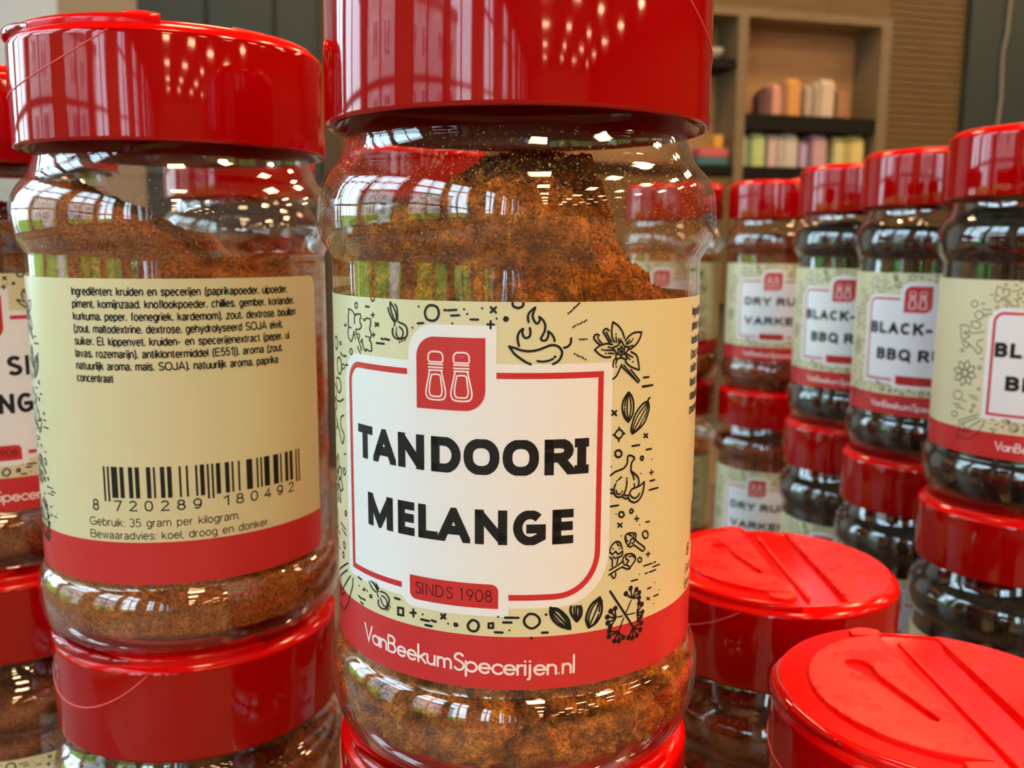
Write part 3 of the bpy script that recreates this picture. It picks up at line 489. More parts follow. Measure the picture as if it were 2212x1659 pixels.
# plain sans letters drawn as strokes in a unit box: (relative width, strokes); 'c' first = closed
def sup(cx, cy, rx, ry, n=24): return ['c'] + [(cx + rx * (abs(cos(t)) ** .88) * (1 if cos(t) >= 0 else -1), cy + ry * (abs(sin(t)) ** .88) * (1 if sin(t) >= 0 else -1)) for t in [2 * pi * i / n for i in range(n)]]
XH = .72
SANS = {
 'A': (.78, [[(0, 0), (.5, 1), (1, 0)], [(.2, .30), (.8, .30)]]), 'B': (.66, [[(0, 1), (.5, 1)] + arc(.5, .76, .44, .24, 90, -90, 8) + [(0, .52)], [(.5, .52)] + arc(.52, .26, .48, .26, 90, -90, 8) + [(0, 0)], [(0, 0), (0, 1)]]),
 'C': (.74, [arc(.52, .5, .52, .5, 42, 318, 20)]), 'D': (.74, [[(0, 0), (0, 1)], [(0, 1), (.42, 1)] + arc(.42, .5, .58, .5, 90, -90, 14) + [(0, 0)]]),
 'E': (.58, [[(0, 0), (0, 1)], [(0, 1), (1, 1)], [(0, .52), (.94, .52)], [(0, 0), (1, 0)]]), 'G': (.78, [arc(.52, .5, .52, .5, 46, 300, 18) + [(1, .16), (1, .46), (.56, .46)]]),
 'I': (.0, [[(.5, 0), (.5, 1)]]), 'i#': (.5, [[(.5, 0), (.5, 1)], [(0, 1), (1, 1)], [(0, 0), (1, 0)]]), 'J': (.5, [[(1, 1), (1, .3)] + arc(.5, .28, .5, .28, 0, -180, 8)]),
 'K': (.70, [[(0, 0), (0, 1)], [(.95, 1), (.08, .42)], [(.34, .60), (1, 0)]]), 'L': (.54, [[(0, 0), (0, 1)], [(0, 0), (1, 0)]]),
 'M': (.86, [[(0, 0), (0, 1)], [(0, 1), (.5, .06), (1, 1)], [(1, 1), (1, 0)]]), 'N': (.72, [[(0, 0), (0, 1)], [(0, 1), (1, 0)], [(1, 0), (1, 1)]]),
 'O': (.82, [sup(.5, .5, .5, .5)]), 'Q': (.82, [sup(.5, .5, .5, .5), [(.58, .26), (.98, -.06)]]), 'R': (.70, [[(0, 0), (0, 1)], [(0, 1), (.52, 1)] + arc(.52, .74, .42, .26, 90, -90, 8) + [(0, .48)], [(.5, .48), (1, 0)]]),
 'S': (.64, [arc(.5, .75, .46, .25, 28, 180, 8) + [(.12, .62), (.5, .5), (.90, .38)] + arc(.5, .25, .48, .25, 0, -155, 8)]), 'T': (.64, [[(0, 1), (1, 1)], [(.5, 1), (.5, 0)]]),
 'U': (.72, [[(0, 1), (0, .32)] + arc(.5, .32, .5, .32, 180, 360, 12) + [(1, 1)]]), 'V': (.76, [[(0, 1), (.5, 0), (1, 1)]]), 'Y': (.72, [[(0, 1), (.5, .44), (1, 1)], [(.5, .46), (.5, 0)]]),
 '-': (.30, [[(0, .36), (1, .36)]]), ' ': (.30, []), '.': (.0, [[(0, 0), (0, .04)]]), ',': (.02, [[(.5, .05), (.2, -.14)]]), ':': (.0, [[(0, 0), (0, .04)], [(0, .62), (0, .66)]]),
 '(': (.16, [[(1, 1.06), (.2, .75), (0, .4), (.2, .05), (1, -.22)]]), ')': (.16, [[(0, 1.06), (.8, .75), (1, .4), (.8, .05), (0, -.22)]]),
 'a': (.44, [[(.05, .55), (.22, .69), (.6, XH), (.9, .62), (.9, .15), (1, 0)], [(.9, .42), (.35, .38), (.04, .25), (.1, .04), (.45, 0), (.75, .08), (.9, .24)]]),
 'b': (.44, [[(0, 0), (0, 1)], ['c'] + arc(.5, XH / 2, .5, XH / 2, 0, 345, 14)]), 'c': (.42, [arc(.52, XH / 2, .52, XH / 2, 45, 315, 12)]), 'd': (.44, [[(1, 0), (1, 1)], ['c'] + arc(.5, XH / 2, .5, XH / 2, 0, 345, 14)]),
 'e': (.46, [[(.02, .38), (1, .38)] + arc(.5, XH / 2, .5, XH / 2, 5, 320, 14)]), '\u00eb': (.46, [[(.02, .38), (1, .38)] + arc(.5, XH / 2, .5, XH / 2, 5, 320, 14), [(.22, .92), (.22, .96)], [(.78, .92), (.78, .96)]]),
 'f': (.24, [[(1, 1), (.6, .98), (.45, .82), (.45, 0)], [(0, XH), (1, XH)]]), 'g': (.44, [['c'] + arc(.5, XH / 2, .5, XH / 2, 0, 345, 14), [(1, XH), (1, -.08)] + arc(.5, -.08, .5, .18, 0, -150, 7)]),
 'h': (.42, [[(0, 0), (0, 1)], arc(.5, .44, .5, .28, 180, 0, 8) + [(1, 0)]]), 'i': (.0, [[(0, 0), (0, XH)], [(0, .94), (0, .98)]]), 'j': (.06, [[(1, XH), (1, -.12), (0, -.24)], [(1, .94), (1, .98)]]),
 'k': (.40, [[(0, 0), (0, 1)], [(.9, XH), (.05, .28)], [(.35, .44), (1, 0)]]), 'l': (.0, [[(0, 0), (0, 1)]]),
 'm': (.74, [[(0, 0), (0, XH)], arc(.25, .46, .25, .26, 180, 0, 6) + [(.5, 0)], arc(.75, .46, .25, .26, 180, 0, 6) + [(1, 0)]]), 'n': (.42, [[(0, 0), (0, XH)], arc(.5, .44, .5, .28, 180, 0, 8) + [(1, 0)]]),
 'o': (.46, [['c'] + arc(.5, XH / 2, .5, XH / 2, 0, 345, 14)]), 'p': (.44, [[(0, XH), (0, -.26)], ['c'] + arc(.5, XH / 2, .5, XH / 2, 0, 345, 14)]), 'r': (.22, [[(0, 0), (0, XH)], [(0, .45), (.35, .67), (1, .7)]]),
 's': (.40, [[(.95, .55), (.75, .69), (.3, XH), (.05, .56), (.2, .42), (.8, .32), (.97, .16), (.75, .02), (.3, 0), (.02, .16)]]), 't': (.22, [[(.4, .93), (.4, .12), (.6, 0), (1, .01)], [(0, XH), (.95, XH)]]),
 'u': (.42, [[(0, XH), (0, .28)] + arc(.5, .28, .5, .28, 180, 360, 8), [(1, XH), (1, 0)]]), 'v': (.44, [[(0, XH), (.5, 0), (1, XH)]]), 'w': (.66, [[(0, XH), (.25, 0), (.5, XH), (.75, 0), (1, XH)]]),
 'x': (.42, [[(0, XH), (1, 0)], [(1, XH), (0, 0)]]), 'y': (.44, [[(0, XH), (.5, 0)], [(1, XH), (.42, -.18), (.05, -.25)]]), 'z': (.40, [[(0, XH), (1, XH), (0, 0), (1, 0)]]),
 '0': (.46, [sup(.5, .5, .5, .5, 18)]), '1': (.22, [[(0, .74), (1, 1), (1, 0)]]), '2': (.46, [arc(.5, .72, .46, .28, 165, -20, 8) + [(0, 0), (1, 0)]]), '3': (.46, [arc(.45, .75, .45, .25, 150, -80, 8), arc(.48, .27, .5, .27, 85, -155, 9)]),
 '4': (.48, [[(.72, 0), (.72, 1), (0, .28), (1, .28)]]), '5': (.46, [[(.92, 1), (.18, 1), (.08, .54)] + arc(.48, .32, .5, .32, 125, -155, 10)]), '7': (.46, [[(0, 1), (1, 1), (.35, 0)]]),
 '8': (.46, [['c'] + arc(.5, .76, .42, .24, 0, 340, 12), ['c'] + arc(.5, .27, .5, .27, 0, 340, 12)]), '9': (.46, [['c'] + arc(.5, .66, .5, .34, 0, 345, 14), [(1, .66), (.9, .22), (.5, 0), (.08, .1)]]),
}
def bold_letter(bm, ch, x0, x1, y0, y1, w, wh=None):
    """one capital with square-cut strokes filling the box exactly"""
    t = bmesh.new(); wx = w / 2
    P = lambda a, b_: ((x0 + wx + a * (x1 - x0 - w)), (y0 + wx * .88 + b_ * (y1 - y0 - w * .88)))
    for st in SANS[ch][1]:
        closed = st[0] == 'c'; pts = [P(*q) for q in (st[1:] if closed else st)]
        if not closed:
            for e, k in ((0, 1), (-1, -2)):
                a = Vector(pts[e]); c = Vector(pts[k]); d = a - c
                if d.length < 1e-6: continue
                gy = st[e][1]
                ext = w * .5 if abs(d.y) < .05 * d.length else (w * 1.2 if (gy < .001 or gy > .999) else 0)
                pts[e] = tuple(a + d.normalized() * ext)
        ribbon(t, pts, w, closed, caps=False)
    for yy, nn in ((y0, -1), (y1, 1)):
        bmesh.ops.bisect_plane(t, geom=t.verts[:] + t.edges[:] + t.faces[:], plane_co=(0, yy, 0), plane_no=(0, nn, 0), clear_outer=ch != 'Q')
    for xx, nn in ((x0, -1), (x1, 1)):
        bmesh.ops.bisect_plane(t, geom=t.verts[:] + t.edges[:] + t.faces[:], plane_co=(xx, 0, 0), plane_no=(nn, 0, 0), clear_outer=True)
    me = bpy.data.meshes.new('t'); t.to_mesh(me); t.free(); bm.from_mesh(me); bpy.data.meshes.remove(me)
def bold_text(bm, s, x0, x1, y0, y1, w, gap=.16):
    H_ = y1 - y0; wd = [(SANS[c][0] * H_ + (w if c != ' ' else 0)) for c in s]; g = gap * H_
    k = (x1 - x0) / (sum(wd) + g * (len(s) - 1)); x = x0
    for c, q in zip(s, wd):
        if c != ' ': bold_letter(bm, c, x, x + q * k, y0, y1, w)
        x += (q + g) * k
def thin_text(bm, s, x0, x1, y0, y1, w, gap=.17):
    H_ = y1 - y0; wd = [SANS[c][0] * H_ for c in s]; g = gap * H_
    k = (x1 - x0) / (sum(wd) + g * (len(s) - 1)); x = x0
    for c, q in zip(s, wd):
        for st in SANS[c][1]:
            closed = st[0] == 'c'; pts = [(x + a * q * k, y0 + b_ * H_) for a, b_ in (st[1:] if closed else st)]
            if len(pts) == 2 and (Vector(pts[0]) - Vector(pts[1])).length < w * 1.2: dot(bm, pts[0], w * 1.25, 6)
            else: ribbon(bm, pts, w, closed, caps=False)
        x += (q + g) * k

def shaker(bm, cx, w):
    for s in (0,):
        ribbon(bm, rrect(cx - 1.25, cx + 1.25, 52.6, 54.2, .75, .75, .3, .3, 5), w, True)
        ribbon(bm, [(cx - 1.2, 52.25), (cx + 1.2, 52.25)], w); ribbon(bm, [(cx - 1.2, 51.75), (cx + 1.2, 51.75)], w)
        ribbon(bm, [(cx - 1.15, 51.3), (cx + 1.15, 51.3)], w)
        ribbon(bm, cr([(cx - 1.0, 51.2), (cx - 1.35, 49.6), (cx - 1.65, 48.2), (cx - 1.6, 47.3), (cx - 1.0, 46.75), (cx + 1.0, 46.75), (cx + 1.6, 47.3), (cx + 1.65, 48.2), (cx + 1.35, 49.6), (cx + 1.0, 51.2)], False, 4), w)
        ribbon(bm, cr([(cx - .7, 50.6), (cx - .95, 49.4), (cx - 1.1, 48.2), (cx - 1.0, 47.6), (cx - .7, 47.25), (cx + .7, 47.25), (cx + 1.0, 47.6), (cx + 1.1, 48.2), (cx + .95, 49.4), (cx + .7, 50.6), (cx - .7, 50.6)], False, 4), w)

PAPER_CACHE = {}
def label_meshes(far):
    """shared flat art, not yet wrapped: list of (name, material, bmesh, layer)"""
    L = []
    b1 = bmesh.new(); poly(b1, rrect(-63, 105, 0, 8.95, 0, 0, 2.5, 0)); L.append(('red_band', PRED, b1, 1))
    b1 = bmesh.new(); poly(b1, rrect(-25.2, 25.2, 13.7, 52.6, 5.0, 0, 8.5, .3)); L.append(('white_panel', WHITE, b1, 1))
    b1 = bmesh.new(); poly(b1, rrect(-8.0, 6.6, 50, 58.4, 4.5, 0, 0, 0)); L.append(('panel_tab', WHITE, b1, 2)); b1 = bmesh.new(); poly(b1, rrect(-10.0, 8.7, 12.25, 15, 0, 0, 0, 2.4)); L.append(('date_tab', WHITE, b1, 2))
    b1 = bmesh.new()
    TL = [(-23.1 + 3.2 - 3.2 * cos(radians(90 * i / 8)), 50.8 - 3.2 + 3.2 * sin(radians(90 * i / 8))) for i in range(9)]
    ribbon(b1, [(-9.9, 15.5), (-23.1, 15.5)] + TL + [(-8.3, 50.8)], .95, caps=False)
    BR = [(23.1 - 7 + 7 * cos(radians(-90 * i / 10)), 15.5 + 7 + 7 * sin(radians(-90 * i / 10))) for i in range(11)]
    ribbon(b1, [(6.6, 50.8), (23.1, 50.8)] + BR + [(8.6, 15.5)], .95, caps=False); L.append(('red_border', PRED, b1, 2))
    b1 = bmesh.new(); poly(b1, rrect(-6.5, 4.9, 45.2, 56.5, 3.2, 0, 3.2, 0)); L.append(('emblem', PRED, b1, 3))
    b1 = bmesh.new(); shaker(b1, -3.1, .26); shaker(b1, 1.15, .26)
    if not far: dot(b1, (.9, 53.6), .16, 6); dot(b1, (1.4, 53.6), .16, 6)
    L.append(('shaker_drawing', PINK, b1, 4))
    b1 = bmesh.new(); poly(b1, rrect(-8.2, 7.0, 13.6, 17.6, 0, 1.2, 0, 1.2)); L.append(('date_plate', PRED, b1, 3))
    b1 = bmesh.new(); stroke_text(b1, 'SINDS 1908', -7.1, 6.05, 14.72, 1.86, .2, 0, .08); L.append(('date_lettering', DRED, b1, 4))
    b1 = bmesh.new(); stroke_text(b1, 'VanBeekumSpecerijen.nl', -19.5, 19.5, 2.85, 2.8, .40, -.021); L.append(('web_lettering', PINK, b1, 2))
    return L
EAN_L = ['0001101', '0011001', '0010011', '0111101', '0100011', '0110001', '0101111', '0111011', '0110111', '0001011']
def ean(code):
    par = ['LLLLLL', 'LLGLGG', 'LLGGLG', 'LLGGGL', 'LGLLGG', 'LGGLLG', 'LGGGLL', 'LGLGLG', 'LGLGGL', 'LGGLGL'][int(code[0])]
    s = '101'
    for c, p in zip(code[1:7], par):
        q = EAN_L[int(c)]
        if p == 'G': q = ''.join('1' if x == '0' else '0' for x in q)[::-1]
        s += q
    s += '01010'
    for c in code[7:]: s += ''.join('1' if x == '0' else '0' for x in EAN_L[int(c)])
    return s + '101'
def back_text(bm, full=True):
    LN = [('Ingredi\u00ebnten: kruiden en specerijen (paprikapoeder, uipoeder,', 93.9), ('piment, komijnzaad, knoflookpoeder, chillies, gember, koriander,', 96.0),
          ('kurkuma, peper, foenegriek, kardemom), zout, dextrose, bouillon', 96.4), ('(zout, maltodextrine, dextrose, gehydrolyseerd SOJA eiwit,', 92.2),
          ('suiker, EI, kippenvet, kruiden- en specerijenextract (peper, ui,', 94.3), ('lavas, rozemarijn), antiklontermiddel (E551)), aroma (zout,', 92.0),
          ('natuurlijk aroma, mais, SOJA), natuurlijk aroma, paprika', 90.6), ('concentraat', 55.5)]
    for i, (s, x1) in enumerate(LN):
        y = 58.75 - i * 2.44
        thin_text(bm, s, 47.0, x1, y, y + 1.5, .28)
    thin_text(bm, 'Gebruik: 35 gram per kilogram.', 47.9, 79.8, 12.3, 13.9, .19)
    thin_text(bm, 'Bewaaradvies: koel, droog en donker.', 47.9, 86.8, 9.65, 11.2, .19)
    return bm
def barcode(bm):
    s = ean('8720289180492'); x0, x1 = 51.9, 96.4; k = (x1 - x0) / len(s); i = 0
    while i < len(s):
        if s[i] == '1':
            j = i
            while j < len(s) and s[j] == '1': j += 1
            g = i < 3 or i >= len(s) - 3 or 45 <= i < 50
            poly(bm, rrect(x0 + i * k, x0 + j * k - .06, 17.4 if g else 18.2, 24.6)); i = j
        else: i += 1
    thin_text(bm, '8', x0 - 2.9, x0 - 1.6, 15.5, 17.6, .3)
    for n_, c in enumerate('720289'): bold_letter(bm, c, x0 + (3 + 7 * n_ + (2.6 if c == '1' else 1.5)) * k, x0 + (3 + 7 * n_ + 5.3) * k, 15.5, 17.7, .3)
    for n_, c in enumerate('180492'): bold_letter(bm, c, x0 + (50 + 7 * n_ + (2.6 if c == '1' else 1.5)) * k, x0 + (50 + 7 * n_ + 5.3) * k, 15.5, 17.7, .3)
    return bm
_art = {}
def make_label(parent, pc, zt, zb, title, far=False, back=True):
    """pc: bearing of the panel's middle (deg); zt / zb: top / bottom edge above the jar's foot (mm)"""
    ws = (zt - zb) / 62.0
    key = ('paper', round(ws, 3), zb)
    if key not in _art:
        b1 = bmesh.new(); poly(b1, rrect(-63, 105, 0, 62, 0, 2.5, 2.5, 0)); slice_u(b1, 1.5)
        wrap(b1, RB + .10, zb, ws)
        r = bmesh.ops.extrude_face_region(b1, geom=b1.faces[:])
        for v in [g for g in r['geom'] if isinstance(g, bmesh.types.BMVert)]:
            d = Vector((v.co.x, v.co.y, 0)); v.co -= d.normalized() * .09 * MM
        bmesh.ops.recalc_face_normals(b1, faces=b1.faces[:])
        me = bpy.data.meshes.new('label'); b1.to_mesh(me); b1.free(); me.materials.append(PAPER); _art[key] = me
    lab = bpy.data.objects.new('label', _art[key]); COL.objects.link(lab); lab.parent = parent; lab.rotation_euler = (0, 0, radians(pc))
    def put(name, m, bmf, layer, ck=None, kind=None):
        k = (name, ck, round(ws, 3), zb)
        if k not in _art:
            b1 = bmf()
            for yy, nn in ((0.02, -1), (61.98, 1)):
                bmesh.ops.bisect_plane(b1, geom=b1.verts[:] + b1.edges[:] + b1.faces[:], plane_co=(0, yy, 0), plane_no=(0, nn, 0), clear_outer=True)
            slice_u(b1, 1.4)
            wrap(b1, RB + .10 + .028 * layer, zb, ws)
            me = bpy.data.meshes.new(name); b1.to_mesh(me); b1.free(); me.materials.append(m); _art[k] = me
        o = bpy.data.objects.new(name, _art[k]); COL.objects.link(o); o.parent = lab
        if kind: o['kind'] = kind
        return o
    for name, m, b1, layer in label_meshes(far):
        put(name, m, lambda b1=b1: b1.copy(), layer, far, 'stuff' if 'lettering' in name or 'drawing' in name else None); b1.free()
    def title_bm():
        b1 = bmesh.new()
        for ln in title:
            if isinstance(ln[0], str): bold_text(b1, *ln)
            else:
                for c, a0, a1 in ln[0]: bold_letter(b1, c, a0, a1, *ln[1:])
        return b1
    put('product_name_lettering', INK, title_bm, 2, str(title), 'stuff')
    if far:
        def allart():
            b1 = bmesh.new()
            for nme in ART: art_bm(nme, b1, True)
            return b1
        put('spice_drawings', INK, allart, 2.2, 'far', 'stuff')
    else:
        for nme in ART: put(nme, INK, lambda nme=nme: art_bm(nme), 2.2, 'near', 'stuff')
    if back:
        put('ingredient_lettering', INK, lambda: back_text(bmesh.new()), 2, None, 'stuff')
        put('barcode', INK, lambda: barcode(bmesh.new()), 2, None, 'stuff')
    return lab

# ------------------------------------------------------------------ the jar as a whole
GL_CACHE = {}
def make_jar(x, y, z, label, group, lid_rot, powder, pc, title, zt=80.9, zb=18.9, near=False, dust=0, st=0, seam=60, flap_detail=True, back=None, dustbox=None, name='spice_jar'):
    t = empty(name, (x * MM, y * MM, z * MM)); tag(t, label, 'jar', group)
    seg = 160 if near else 64
    k = (seg, st)
    if k not in GL_CACHE:
        g = mk('jar_body', glass_mesh(seg, st), PET, t, True, angle=75); GL_CACHE[k] = g.data
    else:
        g = bpy.data.objects.new('jar_body', GL_CACHE[k]); COL.objects.link(g); g.parent = t
    key = powder['key']
    if key not in POWC:
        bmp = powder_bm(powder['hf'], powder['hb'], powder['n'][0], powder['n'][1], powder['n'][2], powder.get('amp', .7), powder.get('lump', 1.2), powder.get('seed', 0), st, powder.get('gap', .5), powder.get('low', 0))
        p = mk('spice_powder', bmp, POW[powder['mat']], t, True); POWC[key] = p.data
    else:
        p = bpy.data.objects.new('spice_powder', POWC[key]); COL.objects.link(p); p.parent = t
    p['kind'] = 'stuff'
    if near is False and powder.get('rz'): p.rotation_euler = (0, 0, powder['rz'])
    make_lid(t, lid_rot, 160 if near else 64, flap_detail, seam)
    make_label(t, pc, zt, zb, title, not near, near if back is None else back)
    if dust:
        rnd = random.Random(5 + dust); bm = bmesh.new(); prof = outer_prof(st)
        for i in range(dust):
            a, zz = dustbox(rnd); r = r_at(prof, zz) - .62; s = rnd.uniform(.07, .15) if rnd.random() < .9 else rnd.uniform(.15, .26)
            c = Vector((r * sin(a), -r * cos(a), zz)); q = [Vector((rnd.gauss(0, 1), rnd.gauss(0, 1), rnd.gauss(0, 1))).normalized() * s for _ in range(4)]
            vs_ = [bm.verts.new((c + d) * MM) for d in q]
            for f in ((0, 1, 2), (0, 3, 1), (0, 2, 3), (1, 3, 2)): bm.faces.new([vs_[j] for j in f])
        mk('clinging_dust', bm, SPECK, t, kind='stuff')
    return t
POWC = {}

# ================================================================== room (local frame: t along the far wall, d out of it towards the viewer)
RA = radians(15)
U = Vector((cos(RA), sin(RA), 0)); Nn = Vector((sin(RA), -cos(RA), 0)); P0 = Vector((1.398, 4.5, 0))
RM = Matrix(((U.x, Nn.x, 0, P0.x), (U.y, Nn.y, 0, P0.y), (0, 0, 1, 0), (0, 0, 0, 1)))
def rbox(name, m, t0, t1, d0, d1, z0, z1, parent=None, kind='structure'):
    """box object with its origin at its base centre, in the room's frame"""
    o = mk(name, boxbm(bmesh.new(), -(t1 - t0) / 2, (t1 - t0) / 2, -(d1 - d0) / 2, (d1 - d0) / 2, 0, z1 - z0), m)
    # keep outward normals (frame is left-handed: t x d = -z)
    loc = RM @ Vector(((t0 + t1) / 2, (d0 + d1) / 2, z0))
    if parent is None:
        o.matrix_world = Matrix.Translation(loc) @ Matrix.Rotation(RA, 4, 'Z')
        if kind: o['kind'] = kind
    else:
        o.parent = parent; pl = PL[parent.name]
        o.location = ((t0 + t1) / 2 - pl[0], -((d0 + d1) / 2 - pl[1]), z0 - pl[2])
    return o
PL = {}
def rempty(name, t, d, z):
    o = empty(name, RM @ Vector((t, d, z)), RA); PL[o.name] = (t, d, z); return o

OAK = noise_mix(mat('light_oak', (.3, .2, .1), .5), [(.3, (.17, .125, .070)), (.7, (.23, .17, .10))], 6, stretch=(1, 1, 14))
OAKD = noise_mix(mat('oak_wall', (.3, .2, .1), .55), [(.3, (.115, .072, .022)), (.7, (.165, .105, .034))], 5, stretch=(1, 1, 12))
BACKP = noise_mix(mat('bookcase_back', (.3, .2, .1), .6), [(.3, (.46, .26, .12)), (.7, (.54, .32, .155))], 4, stretch=(1, 1, 10))
BLACK = mat('black_metal', (.005, .005, .005), .6, .2)
GREEN = mat('dark_green_paint', (.020, .038, .040), .5)
GREEN2 = mat('dark_green_groove', (.008, .014, .014), .6)
PALE = mat('pale_blue_paint', (.55, .63, .68), .6)
BEIGE = mat('beige_paint', (.30, .235, .155), .6)
BROWN = mat('brown_post', (.06, .04, .02), .6)
FRAME = mat('grey_window_frame', (.10, .11, .13), .4)
CEIL = noise_mix(mat('ceiling_paint', (.5, .5, .5), .8), [(.3, (.26, .23, .20)), (.7, (.32, .28, .24))], 2)
FLOOR = noise_mix(mat('wooden_floor', (.3, .2, .1), .5), [(.3, (.20, .13, .07)), (.7, (.30, .20, .11))], 3, stretch=(1, 8, 1))
T0, T1, D1, H = -5.0, 6.0, 20.0, 3.4
rbox('floor', FLOOR, T0 - .2, T1 + .2, -.2, D1 + .2, -.1, 0)
rbox('ceiling', CEIL, T0 - .2, T1 + .2, -.2, D1 + .2, H, H + .1)
rbox('wall_right', OAKD, T1, T1 + .15, -.1, D1, 0, H)
rbox('wall_front', BEIGE, T0, T1, D1, D1 + .15, 0, H)
# far wall in its sections
rbox('wall_back', BEIGE, T0, T1, -.47, -.39, 0, H)
rbox('wall_back_pale', PALE, T0, -3.25, -.39, 0, 0, H)
rbox('wall_back_beige', BEIGE, -3.25, -2.965, -.39, 0, 0, H)
wg = rbox('wall_back_green', GREEN2, -2.965, -2.27, -.39, -.012, 0, H); PL[wg.name] = (-2.6175, -.201, 0)
for a, b_ in ((-2.962, -2.72), (-2.70, -2.458), (-2.438, -2.275)): rbox('panel', GREEN, a, b_, -.012, .0, 0, H, wg)
rbox('trim_1', BROWN, -2.27, -2.20, -.39, .02, 0, H)
wo = rbox('wall_back_oak', OAKD, -2.20, -1.25, -.39, -.012, 0, H); PL[wo.name] = (-1.725, -.201, 0)
for i in range(3): rbox('panel', OAKD, -2.195 + i * .315, -2.195 + i * .315 + .31, -.012, 0, 0, H, wo)
wh = rbox('wall_back_head', OAKD, -1.25, .43, -.39, -.012, 2.052, H); PL[wh.name] = (-.41, -.201, 2.052)
rbox('panel', OAKD, -1.248, .083, -.012, .0, 2.055, H - .002, wh); rbox('panel', OAKD, .087, .428, -.012, .0, 2.055, H - .002, wh)
wsl = rbox('wall_back_slats', GREEN2, .43, .86, -.39, -.02, 0, H); PL[wsl.name] = (.645, -.205, 0)
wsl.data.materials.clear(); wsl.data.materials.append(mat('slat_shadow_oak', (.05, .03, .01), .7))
z = 0.0
while z < 3.36:
    rbox('slat', OAKD, .431, .858, -.02, .0, z, z + .0265, wsl); z += .0325
rbox('wall_right_green', GREEN, .86, T1, -.39, .03, 0, H)
# electric cable hanging on the green wall
cb = [(1.076, 3.3), (1.075, 2.25), (1.070, 2.12), (1.070, 2.03), (1.052, 1.93), (1.058, 1.80), (1.064, 1.72), (1.058, 1.62), (1.050, 1.54), (1.05, 1.3), (1.052, .9)]
cp = [RM @ Vector((a, .038, b_)) for a, b_ in cb]; base = cp[-1].copy()
cab = mk('electric_cable', tube([p - base for p in cp], .0075, 8), mat('grey_cable', (.26, .24, .21), .5), smooth=True); cab.location = base
tag(cab, 'loose grey cable hanging down the dark green wall', 'cable')
rbox('skirting_trim', BROWN, .86, T1, .03, .04, 0, .08)['kind'] = 'structure'

# bookcase built into the oak wall
bc = rempty('bookcase', -.0415, 0, 0); tag(bc, 'light oak bookcase with black shelves in front of the slatted wall', 'bookcase')
rbox('side_panel', OAK, .375, .43, -.385, .012, .02, 2.052, bc)
rbox('side_panel', OAK, -1.25, -1.20, -.385, .012, .02, 2.052, bc)
rbox('top_panel', OAK, -1.20, .375, -.385, .012, 2.015, 2.052, bc)
rbox('divider', OAK, -.383, -.335, -.385, .012, .02, 2.015, bc)
rbox('plinth', OAK, -1.20, .375, -.35, .005, 0, .10, bc)
# the niche is deeper than the wall face
bk = rbox('back_panel', BACKP, -1.20, .375, -.21, -.20, .10, 2.015, bc)
def shelf(t0, t1, z0, z1): return rbox('shelf', BLACK, t0, t1, -.195, .005, z0, z1, bc)
shelf(-.335, .375, 1.515, 1.585); shelf(-.335, .375, 1.285, 1.345); shelf(-1.20, -.383, 1.785, 1.825); shelf(-1.20, -.383, 1.30, 1.345)
dr = rbox('drawer', OAKD, -.33, .37, -.195, .0, .9, 1.28, bc)
dr = rbox('drawer', OAKD, -.33, .37, -.195, .0, .5, .88, bc); rbox('drawer', OAKD, -1.195, -.388, -.195, .0, .7, 1.29, bc)
def book(t0, t1, z0, z1, col, lab, grp, lean=0, nm='packet', cat='packet'):
    m = mat('packet_paper', col, .45)
    o = empty(nm, RM @ Vector(((t0 + t1) / 2, -.055, z0)), RA)
    w2 = (t1 - t0) / 2; h = z1 - z0
    bm = boxbm(bmesh.new(), -w2, w2, -.035, .035, 0, h * .82)
    bmesh.ops.bevel(bm, geom=bm.edges[:], offset=.003, segments=2, affect='EDGES')
    b1 = mk('pouch', bm, m, o)
    bm = boxbm(bmesh.new(), -w2 * .96, w2 * .96, -.033, .008, h * .815, h)
    for v in bm.verts:
        if v.co.z > h * .9: v.co.y = v.co.y * .25; v.co.x *= 1.04
    b2 = mk('folded_top', bm, m, o)
    if lean: o.rotation_euler = (0, lean, RA)
    tag(o, lab, cat, grp)
    return o
up = 'packets on the upper bookcase shelf'; lo = 'packets on the lower bookcase shelf'
book(-.246, -.222, 1.587, 1.70, (.10, .045, .05), 'dark maroon packet, left end of the upper bookcase shelf', up)
book(-.219, -.184, 1.587, 1.715, (.16, .07, .08), 'purple brown packet beside the pink one on the upper shelf', up)
book(-.178, -.128, 1.587, 1.735, (.62, .32, .25), 'salmon pink packet on the upper bookcase shelf', up)
book(-.123, -.098, 1.587, 1.752, (.36, .17, .11), 'thin tan packet between the pink and orange packets', up)
book(-.094, -.028, 1.587, 1.762, (.66, .33, .10), 'orange packet on the upper bookcase shelf', up)
book(-.004, .036, 1.589, 1.735, (.45, .38, .30), 'grey beige narrow packet right of the orange packet', up, .03)
book(.050, .076, 1.589, 1.752, (.50, .42, .33), 'cream thin packet left of the large white packet', up)
book(.082, .152, 1.589, 1.766, (.62, .53, .42), 'large off-white packet on the upper bookcase shelf', up, .03)
book(.175, .225, 1.589, 1.72, (.36, .19, .10), 'brown packet, right end of the upper bookcase shelf', up, .03)
book(-.330, -.302, 1.347, 1.50, (.50, .58, .38), 'pale grey green packet, left end of the lower shelf', lo)
book(-.298, -.274, 1.347, 1.49, (.20, .33, .18), 'dark green narrow packet on the lower bookcase shelf', lo)
book(-.270, -.205, 1.347, 1.505, (.48, .60, .28), 'light green wide packet on the lower bookcase shelf', lo)
book(-.186, -.140, 1.347, 1.50, (.60, .46, .44), 'pale pink packet on the lower bookcase shelf', lo)
book(-.135, -.100, 1.347, 1.502, (.50, .46, .42), 'warm grey packet right of the pale pink one', lo)
book(-.096, -.030, 1.347, 1.507, (.58, .55, .52), 'light grey wide packet on the lower bookcase shelf', lo)
